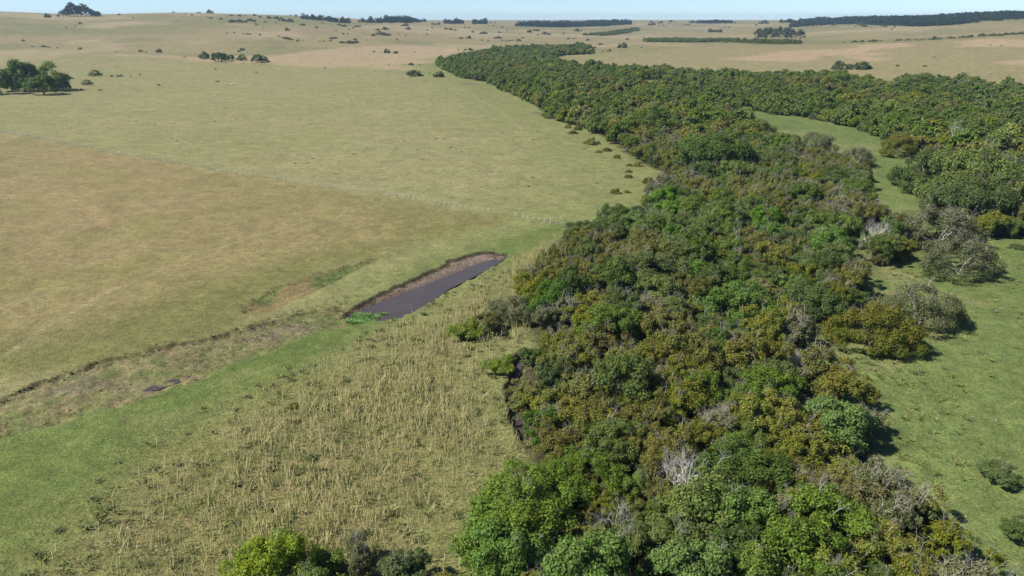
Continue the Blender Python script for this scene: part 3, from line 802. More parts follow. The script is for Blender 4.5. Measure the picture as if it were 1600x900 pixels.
# the wood: jittered candidates, kind by slow noise
sp = 4.3
cand = []
x0, x1, y0, y1 = WOOD[:, 0].min(), WOOD[:, 0].max(), WOOD[:, 1].min(), WOOD[:, 1].max()
def fill(xa, xb, ya, yb, sp, dmin, dmax):
    gx, gy = np.meshgrid(np.arange(xa, xb, sp), np.arange(ya, yb, sp * .87))
    gx = gx + (np.arange(gx.shape[0]) % 2)[:, None] * sp / 2
    x = gx.ravel() + rng.uniform(-.38, .38, gx.size) * sp; y = gy.ravel() + rng.uniform(-.38, .38, gx.size) * sp
    d = np.hypot(x, y); k = (d >= dmin) & (d < dmax); x, y = x[k], y[k]
    s = sdist(WOOD, x, y) + (fbm(x, y, 9, 2, 2) - .5) * 6
    ok = s < -1.0
    for P in CLEAR: ok &= sdist(P, x, y) + (fbm(x, y, 16, 3, 4) - .5) * 12 > 2.0
    if dmin > 200: ok &= (fbm(x, y, 30, 2, 5) < .74) | (x < 60)
    return x[ok], y[ok]
parts_ = [fill(-60, 400, 20, 330, 3.8, 0, 300), fill(x0, min(x1, 1500), y0, min(y1, 1500), 6.3, 300, 1500)]
wx = np.concatenate([p[0] for p in parts_]); wy = np.concatenate([p[1] for p in parts_])
ok = np.ones(len(wx), bool)
for hx, hy, hr in taken:
    ok &= np.hypot(wx - hx, wy - hy) > hr * .8 + .6
wx, wy = wx[ok], wy[ok]
wd = np.hypot(wx, wy)
# keep near trees from fully covering the heroes in front: scale random
base_s = np.where(wd < 300, rng.uniform(.65, 1.35, len(wx)), rng.uniform(.8, 1.9, len(wx)))
gN = fbm(wx, wy, 38, 3, 0); gM = fbm(wx, wy, 24, 3, 3); rr = rng.random(len(wx))
kinds = np.empty(len(wx), dtype=object)
far = wd > 300
greenness = gN + sstep(150, 600, wd) * .11
for i in range(len(wx)):
    q = rr[i]; gval = greenness[i]
    if gval > .56: c = ('green', 'green', 'emerald', 'dark', 'olive')[int(q * 5)] if q < .93 else 'lime'
    elif gval > .495: c = ('olive', 'green', 'dark', 'olive', 'brown', 'green', 'lime', 'olive')[int(q * 8)]
    else: c = ('olive', 'brown', 'olive', 'green', 'olive', 'grey', 'brown', 'olive', 'dark', 'olive', 'olive', 'olive')[int(q * 12)]
    if gM[i] > .70 and q < .3: c = 'grey'
    if not far[i] and rng.random() < .03: c = 'dead'
    kinds[i] = c
var = {'olive': ['olive0', 'olive1', 'olive2'], 'brown': ['brown0', 'brown1'], 'green': ['green0', 'green1'], 'dark': ['dark0', 'dark1'],
       'emerald': ['emerald0'], 'lime': ['lime0'], 'grey': ['grey0', 'grey1'], 'dead': ['dead0', 'dead1']}
fvar = {'olive': 'folive', 'brown': 'fbrown', 'green': 'fgreen', 'dark': 'fdark', 'emerald': 'fgreen', 'lime': 'flime', 'grey': 'fgrey'}
keys = np.array([fvar[k] if f else random.choice(var[k]) for k, f in zip(kinds, far)], dtype=object)
base_s = np.where([k in ('dead',) for k in kinds], base_s * .7, base_s)
zsc = np.where([k in ('green', 'emerald') for k in kinds], rng.uniform(.9, 1.3, len(wx)), rng.uniform(.75, 1.25, len(wx)))
wz = terr(wx, wy)
pu, pv = w2px(wx, wy, wz + 3)
inview = (pu > -20) & (pu < 1620) & (pv > -10) & (pv < 930)
size = base_s / np.sqrt(wd ** 2 + CAM_H ** 2) * inview
order = np.argsort(-size)
single = set(order[:250].tolist())
ADJ = {'olive': 'olive scrub tree', 'brown': 'brownish scrub tree', 'green': 'fresh green rounded tree',
       'dark': 'dark green dense tree', 'emerald': 'vivid green leafy tree', 'lime': 'yellow green scrub tree', 'grey': 'grey half bare scrub tree',
       'dead': 'leafless pale grey dead tree'}
WD_all = sdist(WOOD, wx, wy)
used = {}
ORD = ['', 'second ', 'third ', 'fourth ', 'fifth ', 'sixth ', 'seventh ', 'eighth ', 'ninth ', 'tenth ']
cands_ = {}
for i in sorted(single):
    dd = [(math.hypot(pu[i] - H[j][0], (pv[i] - H[j][1]) * 1.3), j) for j in range(len(SHORT))]
    dist_, j = min(dd); du = pu[i] - H[j][0]; dv = pv[i] - H[j][1]
    side = ('right of' if du > 0 else 'left of') if abs(du) > abs(dv) * 1.0 else ('below' if dv > 0 else 'above')
    cands_.setdefault((kinds[i], side, j), []).append((dist_, i))
for (k, side, j), lst_ in cands_.items():
    lst_.sort()
    for q, (_, i) in enumerate(lst_):
        lab = (ORD[q] if q else ('nearest ' if len(lst_) > 1 else '')) + ADJ[k] + ' ' + side + ' ' + SHORT[j]
        place(keys[i], wx[i], wy[i], base_s[i], random.uniform(0, 6.28), lab, 'tree', ADJ[k] + 's crowding the wood', base_s[i] * zsc[i])

# ---- geometry nodes scatter of whole plants, for what is past counting
def scatter(name, pts, keylist, scales, rots, label, cat):
    """one object: plants instanced on its points; source meshes are those of the plants placed above"""
    me = bpy.data.meshes.new(name)
    P = np.asarray(pts, np.float32)
    me.vertices.add(len(P)); me.vertices.foreach_set('co', P.ravel())
    uk = sorted(set(keylist)); km = {k: i for i, k in enumerate(uk)}
    a = me.attributes.new('kind_id', 'INT', 'POINT'); a.data.foreach_set('value', np.array([km[k] for k in keylist], np.int32))
    a = me.attributes.new('size3', 'FLOAT_VECTOR', 'POINT'); a.data.foreach_set('vector', np.asarray(scales, np.float32).ravel())
    a = me.attributes.new('turn', 'FLOAT_VECTOR', 'POINT')
    rv = np.zeros((len(P), 3), np.float32); rv[:, 2] = rots; a.data.foreach_set('vector', rv.ravel())
    ob = link(bpy.data.objects.new(name, me)); tag(ob, label, cat, None, 'stuff')
    ng = bpy.data.node_groups.new(name + '_scatter', 'GeometryNodeTree')
    ng.interface.new_socket('Geometry', in_out='INPUT', socket_type='NodeSocketGeometry')
    ng.interface.new_socket('Geometry', in_out='OUTPUT', socket_type='NodeSocketGeometry')
    N = ng.nodes; L = ng.links.new
    gi = N.new('NodeGroupInput'); go = N.new('NodeGroupOutput'); join = N.new('GeometryNodeJoinGeometry')
    def attr(nm, ty):
        n = N.new('GeometryNodeInputNamedAttribute'); n.data_type = ty; n.inputs[0].default_value = nm; return n
    kid = attr('kind_id', 'INT'); sz = attr('size3', 'FLOAT_VECTOR'); rt = attr('turn', 'FLOAT_VECTOR')
    for k in uk:
        src = PROTO[k].get('src')
        if not src: raise RuntimeError('no source for ' + k)
        jn = N.new('GeometryNodeJoinGeometry')
        for pn, o in src.items():
            oi = N.new('GeometryNodeObjectInfo'); oi.inputs['Object'].default_value = o; oi.transform_space = 'ORIGINAL'
            L(oi.outputs['Geometry'], jn.inputs[0])
        cmp = N.new('FunctionNodeCompare'); cmp.data_type = 'INT'; cmp.operation = 'EQUAL'
        L(kid.outputs[0], cmp.inputs[2]); cmp.inputs[3].default_value = km[k]
        ip = N.new('GeometryNodeInstanceOnPoints')
        L(gi.outputs[0], ip.inputs['Points']); L(cmp.outputs[0], ip.inputs['Selection']); L(jn.outputs[0], ip.inputs['Instance'])
        L(rt.outputs[0], ip.inputs['Rotation']); L(sz.outputs[0], ip.inputs['Scale'])
        L(ip.outputs[0], join.inputs[0])
    L(join.outputs[0], go.inputs[0])
    md = ob.modifiers.new('scatter', 'NODES'); md.node_group = ng
    return ob

# ------------------------------------------------------------------ far bushes and trees, one by one
def zoomlist(ox, s, items): return [(ox + a / s, b / s, r) for a, b, r in items]
S_, M_, L_, X_ = 1.5, 2.4, 4.3, 6.0
far_items = zoomlist(0, 2.963, [(222,75,4.2),(268,73,2.2),(430,70,3),(445,70,3),(458,70,2.5),(550,66,2.4),(307,126,S_),(349,120,S_),(373,108,M_),(614,82,S_),(802,55,S_),(860,64,S_),(890,70,S_),(825,93,S_),
 (107,188,2),(152,213,S_),(200,214,M_),(212,216,2),(230,219,S_),(267,220,S_),(371,225,M_),(540,239,S_),(652,235,3),(677,241,S_),(735,237,L_),(1123,228,L_),(1108,237,M_),
 (1243,283,M_),(516,351,M_),(548,350,L_*.7),(562,350,M_),(605,352,S_),(648,344,S_),(330,358,L_*1.1),
 (925,56,S_),(912,58,S_),(970,55,4),(983,58,2),(1023,87,M_),(975,82,M_),(963,80,S_),(1072,70,M_),(1110,72,M_),(1135,70,S_),(1180,70,M_),(1205,77,M_),(1070,98,4),(1092,96,4),(1112,98,4),(1135,98,3.5),(1155,92,4),(1175,94,4.5),(1187,112,2.4),
 (1275,80,5),(1300,90,4.5),(1320,93,4.5),(1345,95,4.5),(1225,100,M_),(1245,82,3.5),(1277,102,S_),(1345,65,S_),(1368,64,M_),(1370,78,S_),(1390,79,S_),(1415,81,S_),(1400,113,3.6),(1330,137,3.6),(1495,106,S_),(1465,127,2.4),(1050,151,S_),(1085,151,S_),(1127,156,S_),(1143,157,2),(1158,157,2.6),
 (1205,161,2),(1217,129,S_),(1320,176,3.6),(1337,177,4.2),(1350,182,2.8),(1377,185,2.8),(1308,173,S_),(1250,176,1.2),(1290,166,S_),(1400,186,1.2),(1570,113,3),(1590,119,3.4),(1535,177,3),(1550,174,3.4),(1530,188,2),(1585,194,4),(1480,189,1.6),(1500,191,1.6),(1590,156,2),(1555,141,S_)])
far_items += zoomlist(530, 2.963, [(25,119,3),(80,121,3),(95,121,2.2),(45,134,2),(65,128,1.8),(40,156,2),(20,156,1.6),(155,160,4),(185,154,5.5),(215,157,5.5),(232,160,3),(175,136,3.6),(210,133,4),(225,132,3),(320,132,3.4),(295,116,3.4),(312,116,3.4),(277,156,S_),(308,163,S_),(405,158,S_),(408,139,S_),(75,180,3),(40,195,4),(58,194,5.5),(80,193,4),(10,195,2.4),(130,185,1.2),(268,181,2.4),
 (223,238,5.5),(260,240,4.8),(160,239,2.2),(196,241,1.5),(350,242,1.2),(551,229,1.8),(583,231,2.2),(611,227,4.2),(333,297,3.8),(230,297,1.5),(302,300,1),(153,299,1),(77,249,1),(415,341,1.2),(373,300,1.2),
 (565,174,3.4),(600,173,3.8),(660,152,4),(675,152,4),(742,148,2.4),(618,147,2.2),(661,185,2),(690,190,1.8),(720,174,3),(735,173,3.4),(750,174,3),(755,188,1.8),(770,188,2),(785,189,2),(802,185,2.6),(831,185,3.8),(848,173,2.6),(540,105,2),(497,132,3),(517,135,2.8),(535,138,2.4),(430,127,1.6),(437,110,3),(460,110,3),(600,126,2),(582,125,1.6),(700,104,1.8),(720,105,1.8),(715,118,1.8),(755,125,2),(778,138,2),(880,145,4.2),(905,139,3),(920,140,3),(920,160,2.4),(945,155,3.6),(958,152,4),(972,158,3),(1037,154,2.4),(1060,179,2.4),(1088,177,2.4),(1100,140,3.8),(1118,140,2),(1151,184,3),(1212,203,3.4),(1251,233,3),(1220,237,1.4),(1172,237,1.4),(1401,218,1.8),(1459,198,1.2),(1180,219,3.6),(1120,242,3.2),(1408,171,1.6),(1333,181,2.4),
 (1440,112,4),(1455,110,4),(1478,104,3),(1490,104,3),(1445,100,3),(1500,116,1.6),(1530,108,1.8),(1535,98,3),(1512,122,1.3),(1480,118,1.2),(1555,104,1.4)])
far_items += zoomlist(1060, 2.963, [(1014,304,2.6),(1142,304,2.6),(988,135,1.6),(1443,208,1.2),(1495,211,1),(1185,264,1.2),(30,112,1.8),(45,113,2),(150,143,4.5),(170,141,5),(190,144,4),(215,126,1.4),(235,126,1.4),(380,105,4),(395,102,4.5),(410,104,4),(360,115,2),(712,114,3.2),(725,112,2.4),(780,108,1.6),(845,112,4),(858,118,4),(850,104,3),(870,122,2),(905,115,2),(930,112,2),(940,118,2.4),(960,122,2.6),(820,122,1.4),(890,124,1.4),(1000,125,1.6),(640,120,1.4),(620,122,1.4),(660,118,1.6)])
line_items = zoomlist(1060, 2.963, [(765,196,1.4),(800,193,2),(812,192,2.6),(827,192,2.4),(852,191,3),(885,189,2.8),(900,189,3.2),(915,189,2.8),(940,189,1.6),(1015,185,2.4),(1028,185,2),(1050,185,1.6),(1062,184,2),(1074,184,2),(1098,184,1.6),(1118,184,2),(1133,184,1.6),(1162,181,2),(1187,178,4.4),(1217,178,2.2),(1255,175,3),(1268,174,3),(1280,176,1.4),(1305,172,2.4),(1318,171,3),(1338,169,3.8),(1352,168,3.2),(1398,163,3.8),(1410,163,4),(1445,162,3),(1457,161,3),(1482,161,4.2),(1515,158,3),(1530,157,3),(1548,156,3),(1560,156,3),(1582,154,3.4),(1596,153,4)])
def radm(u, v, rp):
    rp = rp * .9
    x, y = px2w(u, v + rp * .5)
    return x, y, rp * math.sqrt(x * x + y * y) / F * 1.0
ords = ['leftmost', 'second', 'third', 'fourth', 'fifth', 'sixth', 'seventh', 'eighth', 'ninth', 'tenth', 'eleventh', 'twelfth', 'thirteenth', 'fourteenth', 'fifteenth', 'sixteenth', 'seventeenth', 'eighteenth', 'nineteenth', 'twentieth']
for j, (u, v, rp) in enumerate(line_items):
    x, y, rad = radm(u, v, rp)
    n = len(line_items)
    if j < 19: lab = ('%s bush from the left' % ords[j] if j else 'leftmost bush') + ' in the row crossing the right hill'
    else:
        q = n - 1 - j
        lab = ('%s bush from the right' % ords[q] if q else 'rightmost bush') + ' in the row crossing the right hill'
    place(('bush0', 'bush1')[j % 2], x, y, rad / 3.0, j * 1.3, lab, 'bush', 'bushes in the row crossing the right hill', rad / 3.0 * 1.05, 'bush')
zones_ = {}
for j, (u, v, rp) in enumerate(far_items):
    szw = 'tiny' if rp < 1.7 else ('small' if rp < 3 else 'large')
    if u < 300: zn = 'on the left half of the big left hill'
    elif u < 440: zn = 'on the brow of the big left hill' if v < 40 else 'on the foot of the big left hill'
    elif u < 530: zn = 'on the right shoulder of the big left hill'
    elif u < 610: zn = 'on the rolling slope left of centre' if v < 72 else 'in the pale dry band'
    elif u < 700: zn = 'on the rolling slope near centre' if v < 72 else 'at the right end of the pale dry band'
    elif u < 800: zn = 'on rolling ground above the wood tip'
    elif u < 900: zn = 'below the central horizon plantation'
    elif u < 1060: zn = 'on the distant slopes right of centre' if v < 58 else 'on the pale ridge behind the wood'
    elif v > 60: zn = 'on the bare right hill'
    else: zn = 'on the slope below the right plantation'
    zones_.setdefault((szw, zn), []).append((u, v, rp, j))
ords2 = ords + ['twenty first', 'twenty second', 'twenty third', 'twenty fourth', 'twenty fifth']
for (szw, zn), lst_ in zones_.items():
    lst_.sort(); n = len(lst_)
    for q, (u, v, rp, j) in enumerate(lst_):
        x, y, rad = radm(u, v, rp)
        if n == 1: lab = szw + ' dark bush ' + zn
        elif q <= n // 2: lab = ('leftmost %s dark bush ' % szw if q == 0 else '%s %s dark bush from the left ' % (ords2[q], szw)) + zn
        else: lab = ('rightmost %s dark bush ' % szw if q == n - 1 else '%s %s dark bush from the right ' % (ords2[n - 1 - q], szw)) + zn
        place(('bush0', 'bush1')[j % 2], x, y, rad / 3.0, j * 1.7, lab, 'bush', '%s dark bushes %s' % (szw, zn), rad / 3.0 * random.uniform(.95, 1.25), 'bush')

# single far trees
def fartree(u, vbase, rp, key, label, hpx=None, rz=0, cat='tree'):
    x, y = px2w(u, vbase); d = math.sqrt(x * x + y * y)
    s = rp * d / F / PROTO[key]['R']
    sz = s if hpx is None else hpx * d / 1150.0 / PROTO[key]['H']
    place(key, x, y, s, rz, label, cat, None, sz)
fartree(319, 92, 8, 'bigtree1', 'left tree of the row on the pale band, broken crown', 10, 1)
fartree(337, 96, 5.5, 'bigtree0', 'leftmost tree of the tight four tree clump on the pale band', 12, 2)
fartree(346, 97, 7, 'bigtree0', 'tallest tree in the tight clump on the pale band', 14, 3)
fartree(354, 95, 5.5, 'bigtree1', 'third tree of the tight clump on the pale band', 10, 4)
fartree(361, 94, 5, 'bigtree0', 'rightmost low tree of the tight clump on the pale band', 8, 5)
fartree(378, 95, 6, 'bigtree1', 'open umbrella shaped tree standing between clumps on the pale band', 9, 0)
fartree(403, 98, 8.5, 'bigtree0', 'dense round tree right of the umbrella shaped tree', 12, 1)
fartree(412, 97, 6, 'bigtree1', 'small side tree touching the dense round tree', 9, 2)
fartree(150, 119, 6.5, 'bigtree1', 'low flat tree in the pasture right of the dark tree clump', 8, 3)
fartree(137, 133, 5.5, 'bigtree1', 'thin bushy sapling in pasture near the black cow at the left', 7, 3)
fartree(40, 143, 15, 'bigtree0', 'tallest dark tree of the left pasture clump', 41, 3)
fartree(20, 142, 14, 'bigtree1', 'sparse tree with visible stems in the left pasture clump', 28, 1)
fartree(3, 147, 16, 'bigtree0', 'dark tree cut by the left edge of the picture', 34, 2)
fartree(60, 141, 14, 'bigtree1', 'mid green tree behind the middle of the left pasture clump', 32, 4)
fartree(85, 141, 18, 'bigtree1', 'big rounded tree at the right of the left pasture clump', 36, 5)
fartree(68, 148, 18, 'bigtree0', 'low dark tree in front of the left pasture clump', 26, 5.5)
fartree(96, 143, 9, 'bigtree0', 'lowest right tree of the left pasture clump', 20, .5)
# eucalyptus clumps
for j, (u, vb, hp, rp) in enumerate(((99,25,8,4),(105,25,11,5),(110,25,15,5.5),(116,25,18,6),(121,25,14,5),(127,25,14,5),(134,25,17,6),(141,25,10,5),(148,25,8,5),(154,25,7,4))):
    fartree(u, vb + 1, rp, ('euca0', 'euca1')[j % 2], ('%s eucalyptus from the left in the hilltop grove at upper left' % ('leftmost' if j == 0 else ords[j])).replace('leftmost eucalyptus from the left', 'leftmost eucalyptus'), hp, j)
for j, (u, vb, hp, rp) in enumerate(((1183,62,16,5),(1189,62,15,4.5),(1196,62,17,5),(1203,62,18,5),(1210,62,16,4.5),(1216,62,19,5.5),(1224,62,17,5),(1230,62,18,5),(1237,62,15,4.5),(1250,62,15,5.5))):
    fartree(u, vb, rp, ('euca1', 'euca0')[j % 2], ('%s grey eucalyptus from the left in the grove beyond the right ridge' % ('leftmost' if j == 0 else ords[j])).replace('leftmost grey eucalyptus from the left', 'leftmost grey eucalyptus'), hp, j * 2)
# the first pines of the plantation, real trees that the wood beyond repeats
pines = []
def region_pts(pts, sp, h=0):
    P = poly(pts, h); xa, ya = P.min(0); xb, yb = P.max(0)
    gx, gy = np.meshgrid(np.arange(xa, xb, sp), np.arange(ya, yb, sp))
    x = gx.ravel() + rng.uniform(-.4, .4, gx.size) * sp; y = gy.ravel() + rng.uniform(-.4, .4, gx.size) * sp
    k = sdist(P, x, y) < 0
    return x[k], y[k]
def pinewood(regions, sp, name, label, s=(0.9, 1.3)):
    xs, ys = [], []
    for pts in regions:
        x, y = region_pts(pts, sp); xs.append(x); ys.append(y)
    x = np.concatenate(xs); y = np.concatenate(ys)
    k = fbm(x, y, 110, 4, 2) * .6 + fbm(x, y, 40, 2, 3) * .4 > .40; x, y = x[k], y[k]
    z = terr(x, y); sc_ = rng.uniform(.6, 1.35, len(x)) * (.35 + .95 * fbm(x, y, 120, 3, 4))
    if 'src' not in PROTO['pine0']:
        place('pine0', x[0], y[0], sc_[0], 0, 'dark pine at the near edge of the horizon plantation', 'tree')
        x, y, z, sc_ = x[1:], y[1:], z[1:], sc_[1:]
    scatter(name, np.stack([x, y, z], 1), ['pine0'] * len(x), np.stack([sc_] * 3, 1), rng.uniform(0, 6.28, len(x)), label, 'forest')
pinewood([[(1232,43),(1245,37),(1290,33),(1330,31),(1400,29.5),(1460,28),(1520,27),(1600,25.5),(1700,24),(1700,29),(1600,30),(1540,34),(1480,40),(1430,42),(1380,40),(1340,38),(1300,38.5),(1270,40)],
   ], 13, 'plantation_forest', 'long dark pine plantation covering the horizon hill at upper right')
pinewood([[(805,41),(830,39),(880,37.5),(940,36.8),(985,36.5),(985,38.5),(950,41),(900,42.5),(850,42.5)],
   [(555,34.5),(600,33.5),(640,34),(668,34.5),(640,36),(600,36.5),(570,36)],[(690,36.5),(725,35),(726,37),(700,37.5)],[(738,35.5),(760,35),(760,38),(740,38)]], 15, 'plantation_forest', 'low dark plantation strips on the horizon left of centre')
pinewood([[(1078,36),(1100,35),(1150,34.5),(1150,36),(1110,37)],[(1212,35.5),(1240,34.5),(1240,36)],[(470,28.5),(500,30),(545,34),(548,37),(500,32.5),(470,30)]], 15, 'plantation_forest', 'thin dark tree lines on the skyline, three short separate strips')
# hedge of low trees on the ridge
hx, hy = region_pts([(1005,63.5),(1060,62),(1140,64),(1180,65.5),(1250,67.5),(1252,69.5),(1180,68.5),(1100,66.5),(1010,66)], 8)
hx2, hy2 = region_pts([(912,55),(950,52),(985,46),(1000,44),(996,50),(960,55),(925,58)], 9)
hx = np.concatenate([hx, hx2]); hy = np.concatenate([hy, hy2])
k = fbm(hx, hy, 60, 3, 1) > .42; hx, hy = hx[k], hy[k]
kk = ['folive', 'fgreen', 'fdark']

# ---- wood beyond the 300 singled out
rest = [i for i in range(len(wx)) if i not in single]
for k in sorted(set(keys[rest]) | set(kk)):
    if 'src' not in PROTO[k]:
        # promote one real tree of this kind so that the mass has a source
        c = [i for i in rest if keys[i] == k]
        c.sort(key=lambda i: -size[i]); i = c[0]
        place(k, wx[i], wy[i], base_s[i], 1.0, ADJ[kinds[i]] + ' far up in the wood, among the first small looking crowns', 'tree', None, base_s[i] * zsc[i])
        rest.remove(i)
rest = np.array(rest)
ux, uy = fill(-60, 400, 20, 330, 2.9, 0, 280)       # low scrub under and between the crowns
uk = np.array([('olive0', 'brown1', 'olive1', 'dark1', 'green1')[int(q)] for q in rng.uniform(0, 5, len(ux))], dtype=object)
us = rng.uniform(.32, .6, len(ux)); uz = us * rng.uniform(.7, 1.3, len(ux))
scatter('woodland', np.concatenate([np.stack([wx[rest], wy[rest], wz[rest] - .1], 1), np.stack([ux, uy, terr(ux, uy) - .15], 1)]), list(keys[rest]) + list(uk),
        np.concatenate([np.stack([base_s[rest], base_s[rest], base_s[rest] * zsc[rest]], 1), np.stack([us, us, uz], 1)]), rng.uniform(0, 6.28, len(rest) + len(ux)),
        'dense mixed native woodland filling the right half and narrowing into the distance', 'woodland')
scatter('tree_belt', np.stack([hx, hy, terr(hx, hy)], 1), [kk[i % 3] for i in range(len(hx))],
        np.stack([rng.uniform(.6, 1.5, len(hx))] * 3, 1), rng.uniform(0, 6.28, len(hx)),
        'thin belt of trees along the ridge beyond the right hill', 'woodland')

# ------------------------------------------------------------------ dry stalks, tufts
def stalks():
    r = np.random.default_rng(77)
    xa, ya = STALK.min(0); xb, yb = STALK.max(0)
    n = 130000
    x = r.uniform(xa, xb, n); y = r.uniform(ya, yb, n)
    s = sdist(STALK, x, y)
    dens = sstep(1, -15, s) * (.5 + .6 * sstep(.38, .6, fbm(x, y, 9, 3, 1))) * (.14 + .86 * sstep(-50, -14, x)) * (.25 + .75 * sstep(.32, .6, fbm(x, y, 2.2, 2, 4)))
    dens = np.where(s > -14, np.maximum(dens, .8 * sstep(1, -4, s) * (x > 0)), dens)
    k = (r.random(n) < dens * .8) & (s < 0) & (y > 30) & (sdist(POND, x, y) > 1.5)
    for hx_, hy_, hr_ in taken: k &= np.hypot(x - hx_, y - hy_) > hr_ * .9
    x, y = x[k], y[k]; n = len(x); z = terr(x, y)
    h = .45 + 1.35 * r.random(n) ** 1.3; lean = r.normal(size=(n, 2)) * .16 * h[:, None]
    big = r.random(n) < .06; lean[big] *= 2.2
    p0 = np.stack([x, y, z - .05], 1); p1 = p0 + np.stack([lean[:, 0] * .5, lean[:, 1] * .5, h * .5], 1)
    p2 = p0 + np.stack([lean[:, 0] * 1.2, lean[:, 1] * 1.2, h], 1)
    w0 = r.uniform(.018, .038, n)
    S = np.concatenate([np.concatenate([p0, p1, w0[:, None], w0[:, None] * .9], 1), np.concatenate([p1, p2, w0[:, None] * 1.5, w0[:, None] * .7], 1)])
    V, Fq = tubes(S, 3)
    me = mesh_np('dry_stalks', V, Fq, M_STALK)
    o = link(bpy.data.objects.new('dry_stalks', me))
    tag(o, 'straw coloured dead flower stalks standing in the rough grass beside the wood', 'dry stalks', None, 'stuff')
stalks()

def mat_tuft():
    m, t = newmat('grass_blade'); L = t.links.new
    out = nd(t, 'ShaderNodeOutputMaterial'); bs = nd(t, 'ShaderNodeBsdfPrincipled'); bs.inputs['Roughness'].default_value = .8
    bs.inputs['Specular IOR Level'].default_value = .2
    at = nd(t, 'ShaderNodeAttribute', attribute_name='gcol'); L(at.outputs['Color'], bs.inputs['Base Color']); L(bs.outputs[0], out.inputs[0])
    return m
M_TUFT = mat_tuft()
def tufts(name, label, x, y, size, cols3, seed, blades=7, cat='grass'):
    r = np.random.default_rng(seed); n = len(x); z = np.where(sdist(POND, x, y) < 2.5, np.maximum(terr(x, y), -.82), terr(x, y))
    B_ = blades
    a = r.uniform(0, 6.28, (n, B_)); sp_ = r.uniform(.3, 1.1, (n, B_)); L = size[:, None] * r.uniform(.6, 1.2, (n, B_))
    bx = np.cos(a); by = np.sin(a)
    c = np.stack([np.repeat(x, B_), np.repeat(y, B_), np.repeat(z, B_) - .03], 1)
    off = np.stack([bx, by, 0 * bx], -1).reshape(-1, 3) * np.repeat(size, B_)[:, None] * r.uniform(.05, 1.0 if B_ > 10 else .5, n * B_)[:, None]
    base = c + off
    side = np.stack([-by, bx, 0 * bx], -1).reshape(-1, 3) * (L.reshape(-1) * .16)[:, None]
    tipp = base + np.stack([bx * sp_, by * sp_, 0 * bx + .6], -1).reshape(-1, 3) * L.reshape(-1)[:, None]
    V = np.stack([base - side, base + side, tipp], 1).reshape(-1, 3)
    Fq = np.arange(len(V)).reshape(-1, 3)
    cc = np.repeat(cols3 * r.uniform(.75, 1.25, (n, 1)), B_ * 3, axis=0) * np.repeat(r.uniform(.8, 1.2, n * B_), 3)[:, None]
    me = mesh_np(name, V, Fq, M_TUFT, {'gcol': cc})
    o = link(bpy.data.objects.new(name, me)); tag(o, label, cat, None, 'stuff')
def pick(P, n, seed, f=None, margin=0):
    r = np.random.default_rng(seed); xa, ya = P.min(0); xb, yb = P.max(0)
    x = r.uniform(max(xa, -200), min(xb, 260), n); y = r.uniform(max(ya, 38), min(yb, 330), n)
    k = sdist(P, x, y) < -margin
    k &= np.abs(x) < y * .95 + 20
    if f is not None: k &= r.random(n) < f(x, y)
    return x[k], y[k], r
x, y, r = pick(STALK, 110000, 5, lambda x, y: (.15 + .6 * sstep(.4, .6, fbm(x, y, 4, 3, 2))) * (.3 + .7 * sstep(0, -16, sdist(STALK, x, y))))
k = sdist(POND, x, y) > 1.6; x, y = x[k], y[k]
pc = np.array([(.19, .19, .07), (.25, .21, .10), (.12, .145, .045), (.31, .25, .14), (.17, .20, .06)])
tufts('rough_grass', 'rough tussocky grass under the dry stalks', x, y, r.uniform(.16, .38, len(x)), pc[r.choice(5, len(x), p=[.35, .2, .2, .1, .15])], 6, 5)
x, y, r = pick(STALK, 1600, 15)
tufts('dark_weeds', 'dark green weed clumps scattered over the stalk field', x, y, r.uniform(.25, .6, len(x)), np.array([(.07, .085, .028), (.12, .15, .035)])[r.choice(2, len(x), p=[.7, .3])], 16, 30, 'weeds')
x, y, r = pick(MEADOW, 9000, 25, lambda x, y: .10 + .9 * sstep(22, 2, np.abs(sdist(MEADOW, x, y))) * sstep(.45, .6, fbm(x, y, 8, 3, 1)))
tufts('meadow_tussocks', 'low olive and yellow green tussocks dotted over the right meadow', x, y, r.uniform(.2, .6, len(x)), np.array([(.09, .12, .03), (.14, .16, .04), (.10, .095, .04), (.20, .18, .09)])[r.choice(4, len(x), p=[.45, .3, .2, .05])], 26, 26)
x, y, r = pick(WET, 12000, 35, lambda x, y: sstep(.47, .6, fbm(x, y, 5, 3, 1)) * .2 * (.2 + .8 * sstep(.4, .6, fbm(x, y, 1.5, 2, 2))))
tufts('water_plants', 'green leafy marsh plants in the shallow hollow above the pond', x, y, r.uniform(.2, .45, len(x)), np.array([(.10, .17, .05)]) * np.ones((len(x), 1)), 36, 9, 'marsh plants')
RE = poly([(540,500),(548,486),(575,480),(612,483),(618,490),(590,494),(570,502),(550,506)])
x, y, r = pick(RE, 9000, 45, lambda x, y: .28 * sstep(.42, .60, fbm(x, y, 3, 3, 2) - .03 * sdist(RE, x, y) - .05))
tufts('pond_reeds', 'bright green water weeds at the left end of the pond', x, y, r.uniform(.25, .55, len(x)), np.array([(.09, .19, .05), (.14, .24, .06)])[r.choice(2, len(x))], 46, 9, 'water weeds')
x, y, r = pick(CHANNEL, 9000, 55, lambda x, y: sstep(.44, .6, fbm(x, y, 4.5, 3, 5)))
tufts('channel_weeds', 'brown and green weeds along the shallow muddy channel', x, y, r.uniform(.2, .5, len(x)), np.array([(.17, .19, .06), (.24, .19, .10), (.13, .20, .055)])[r.choice(3, len(x))], 56, 7, 'weeds')
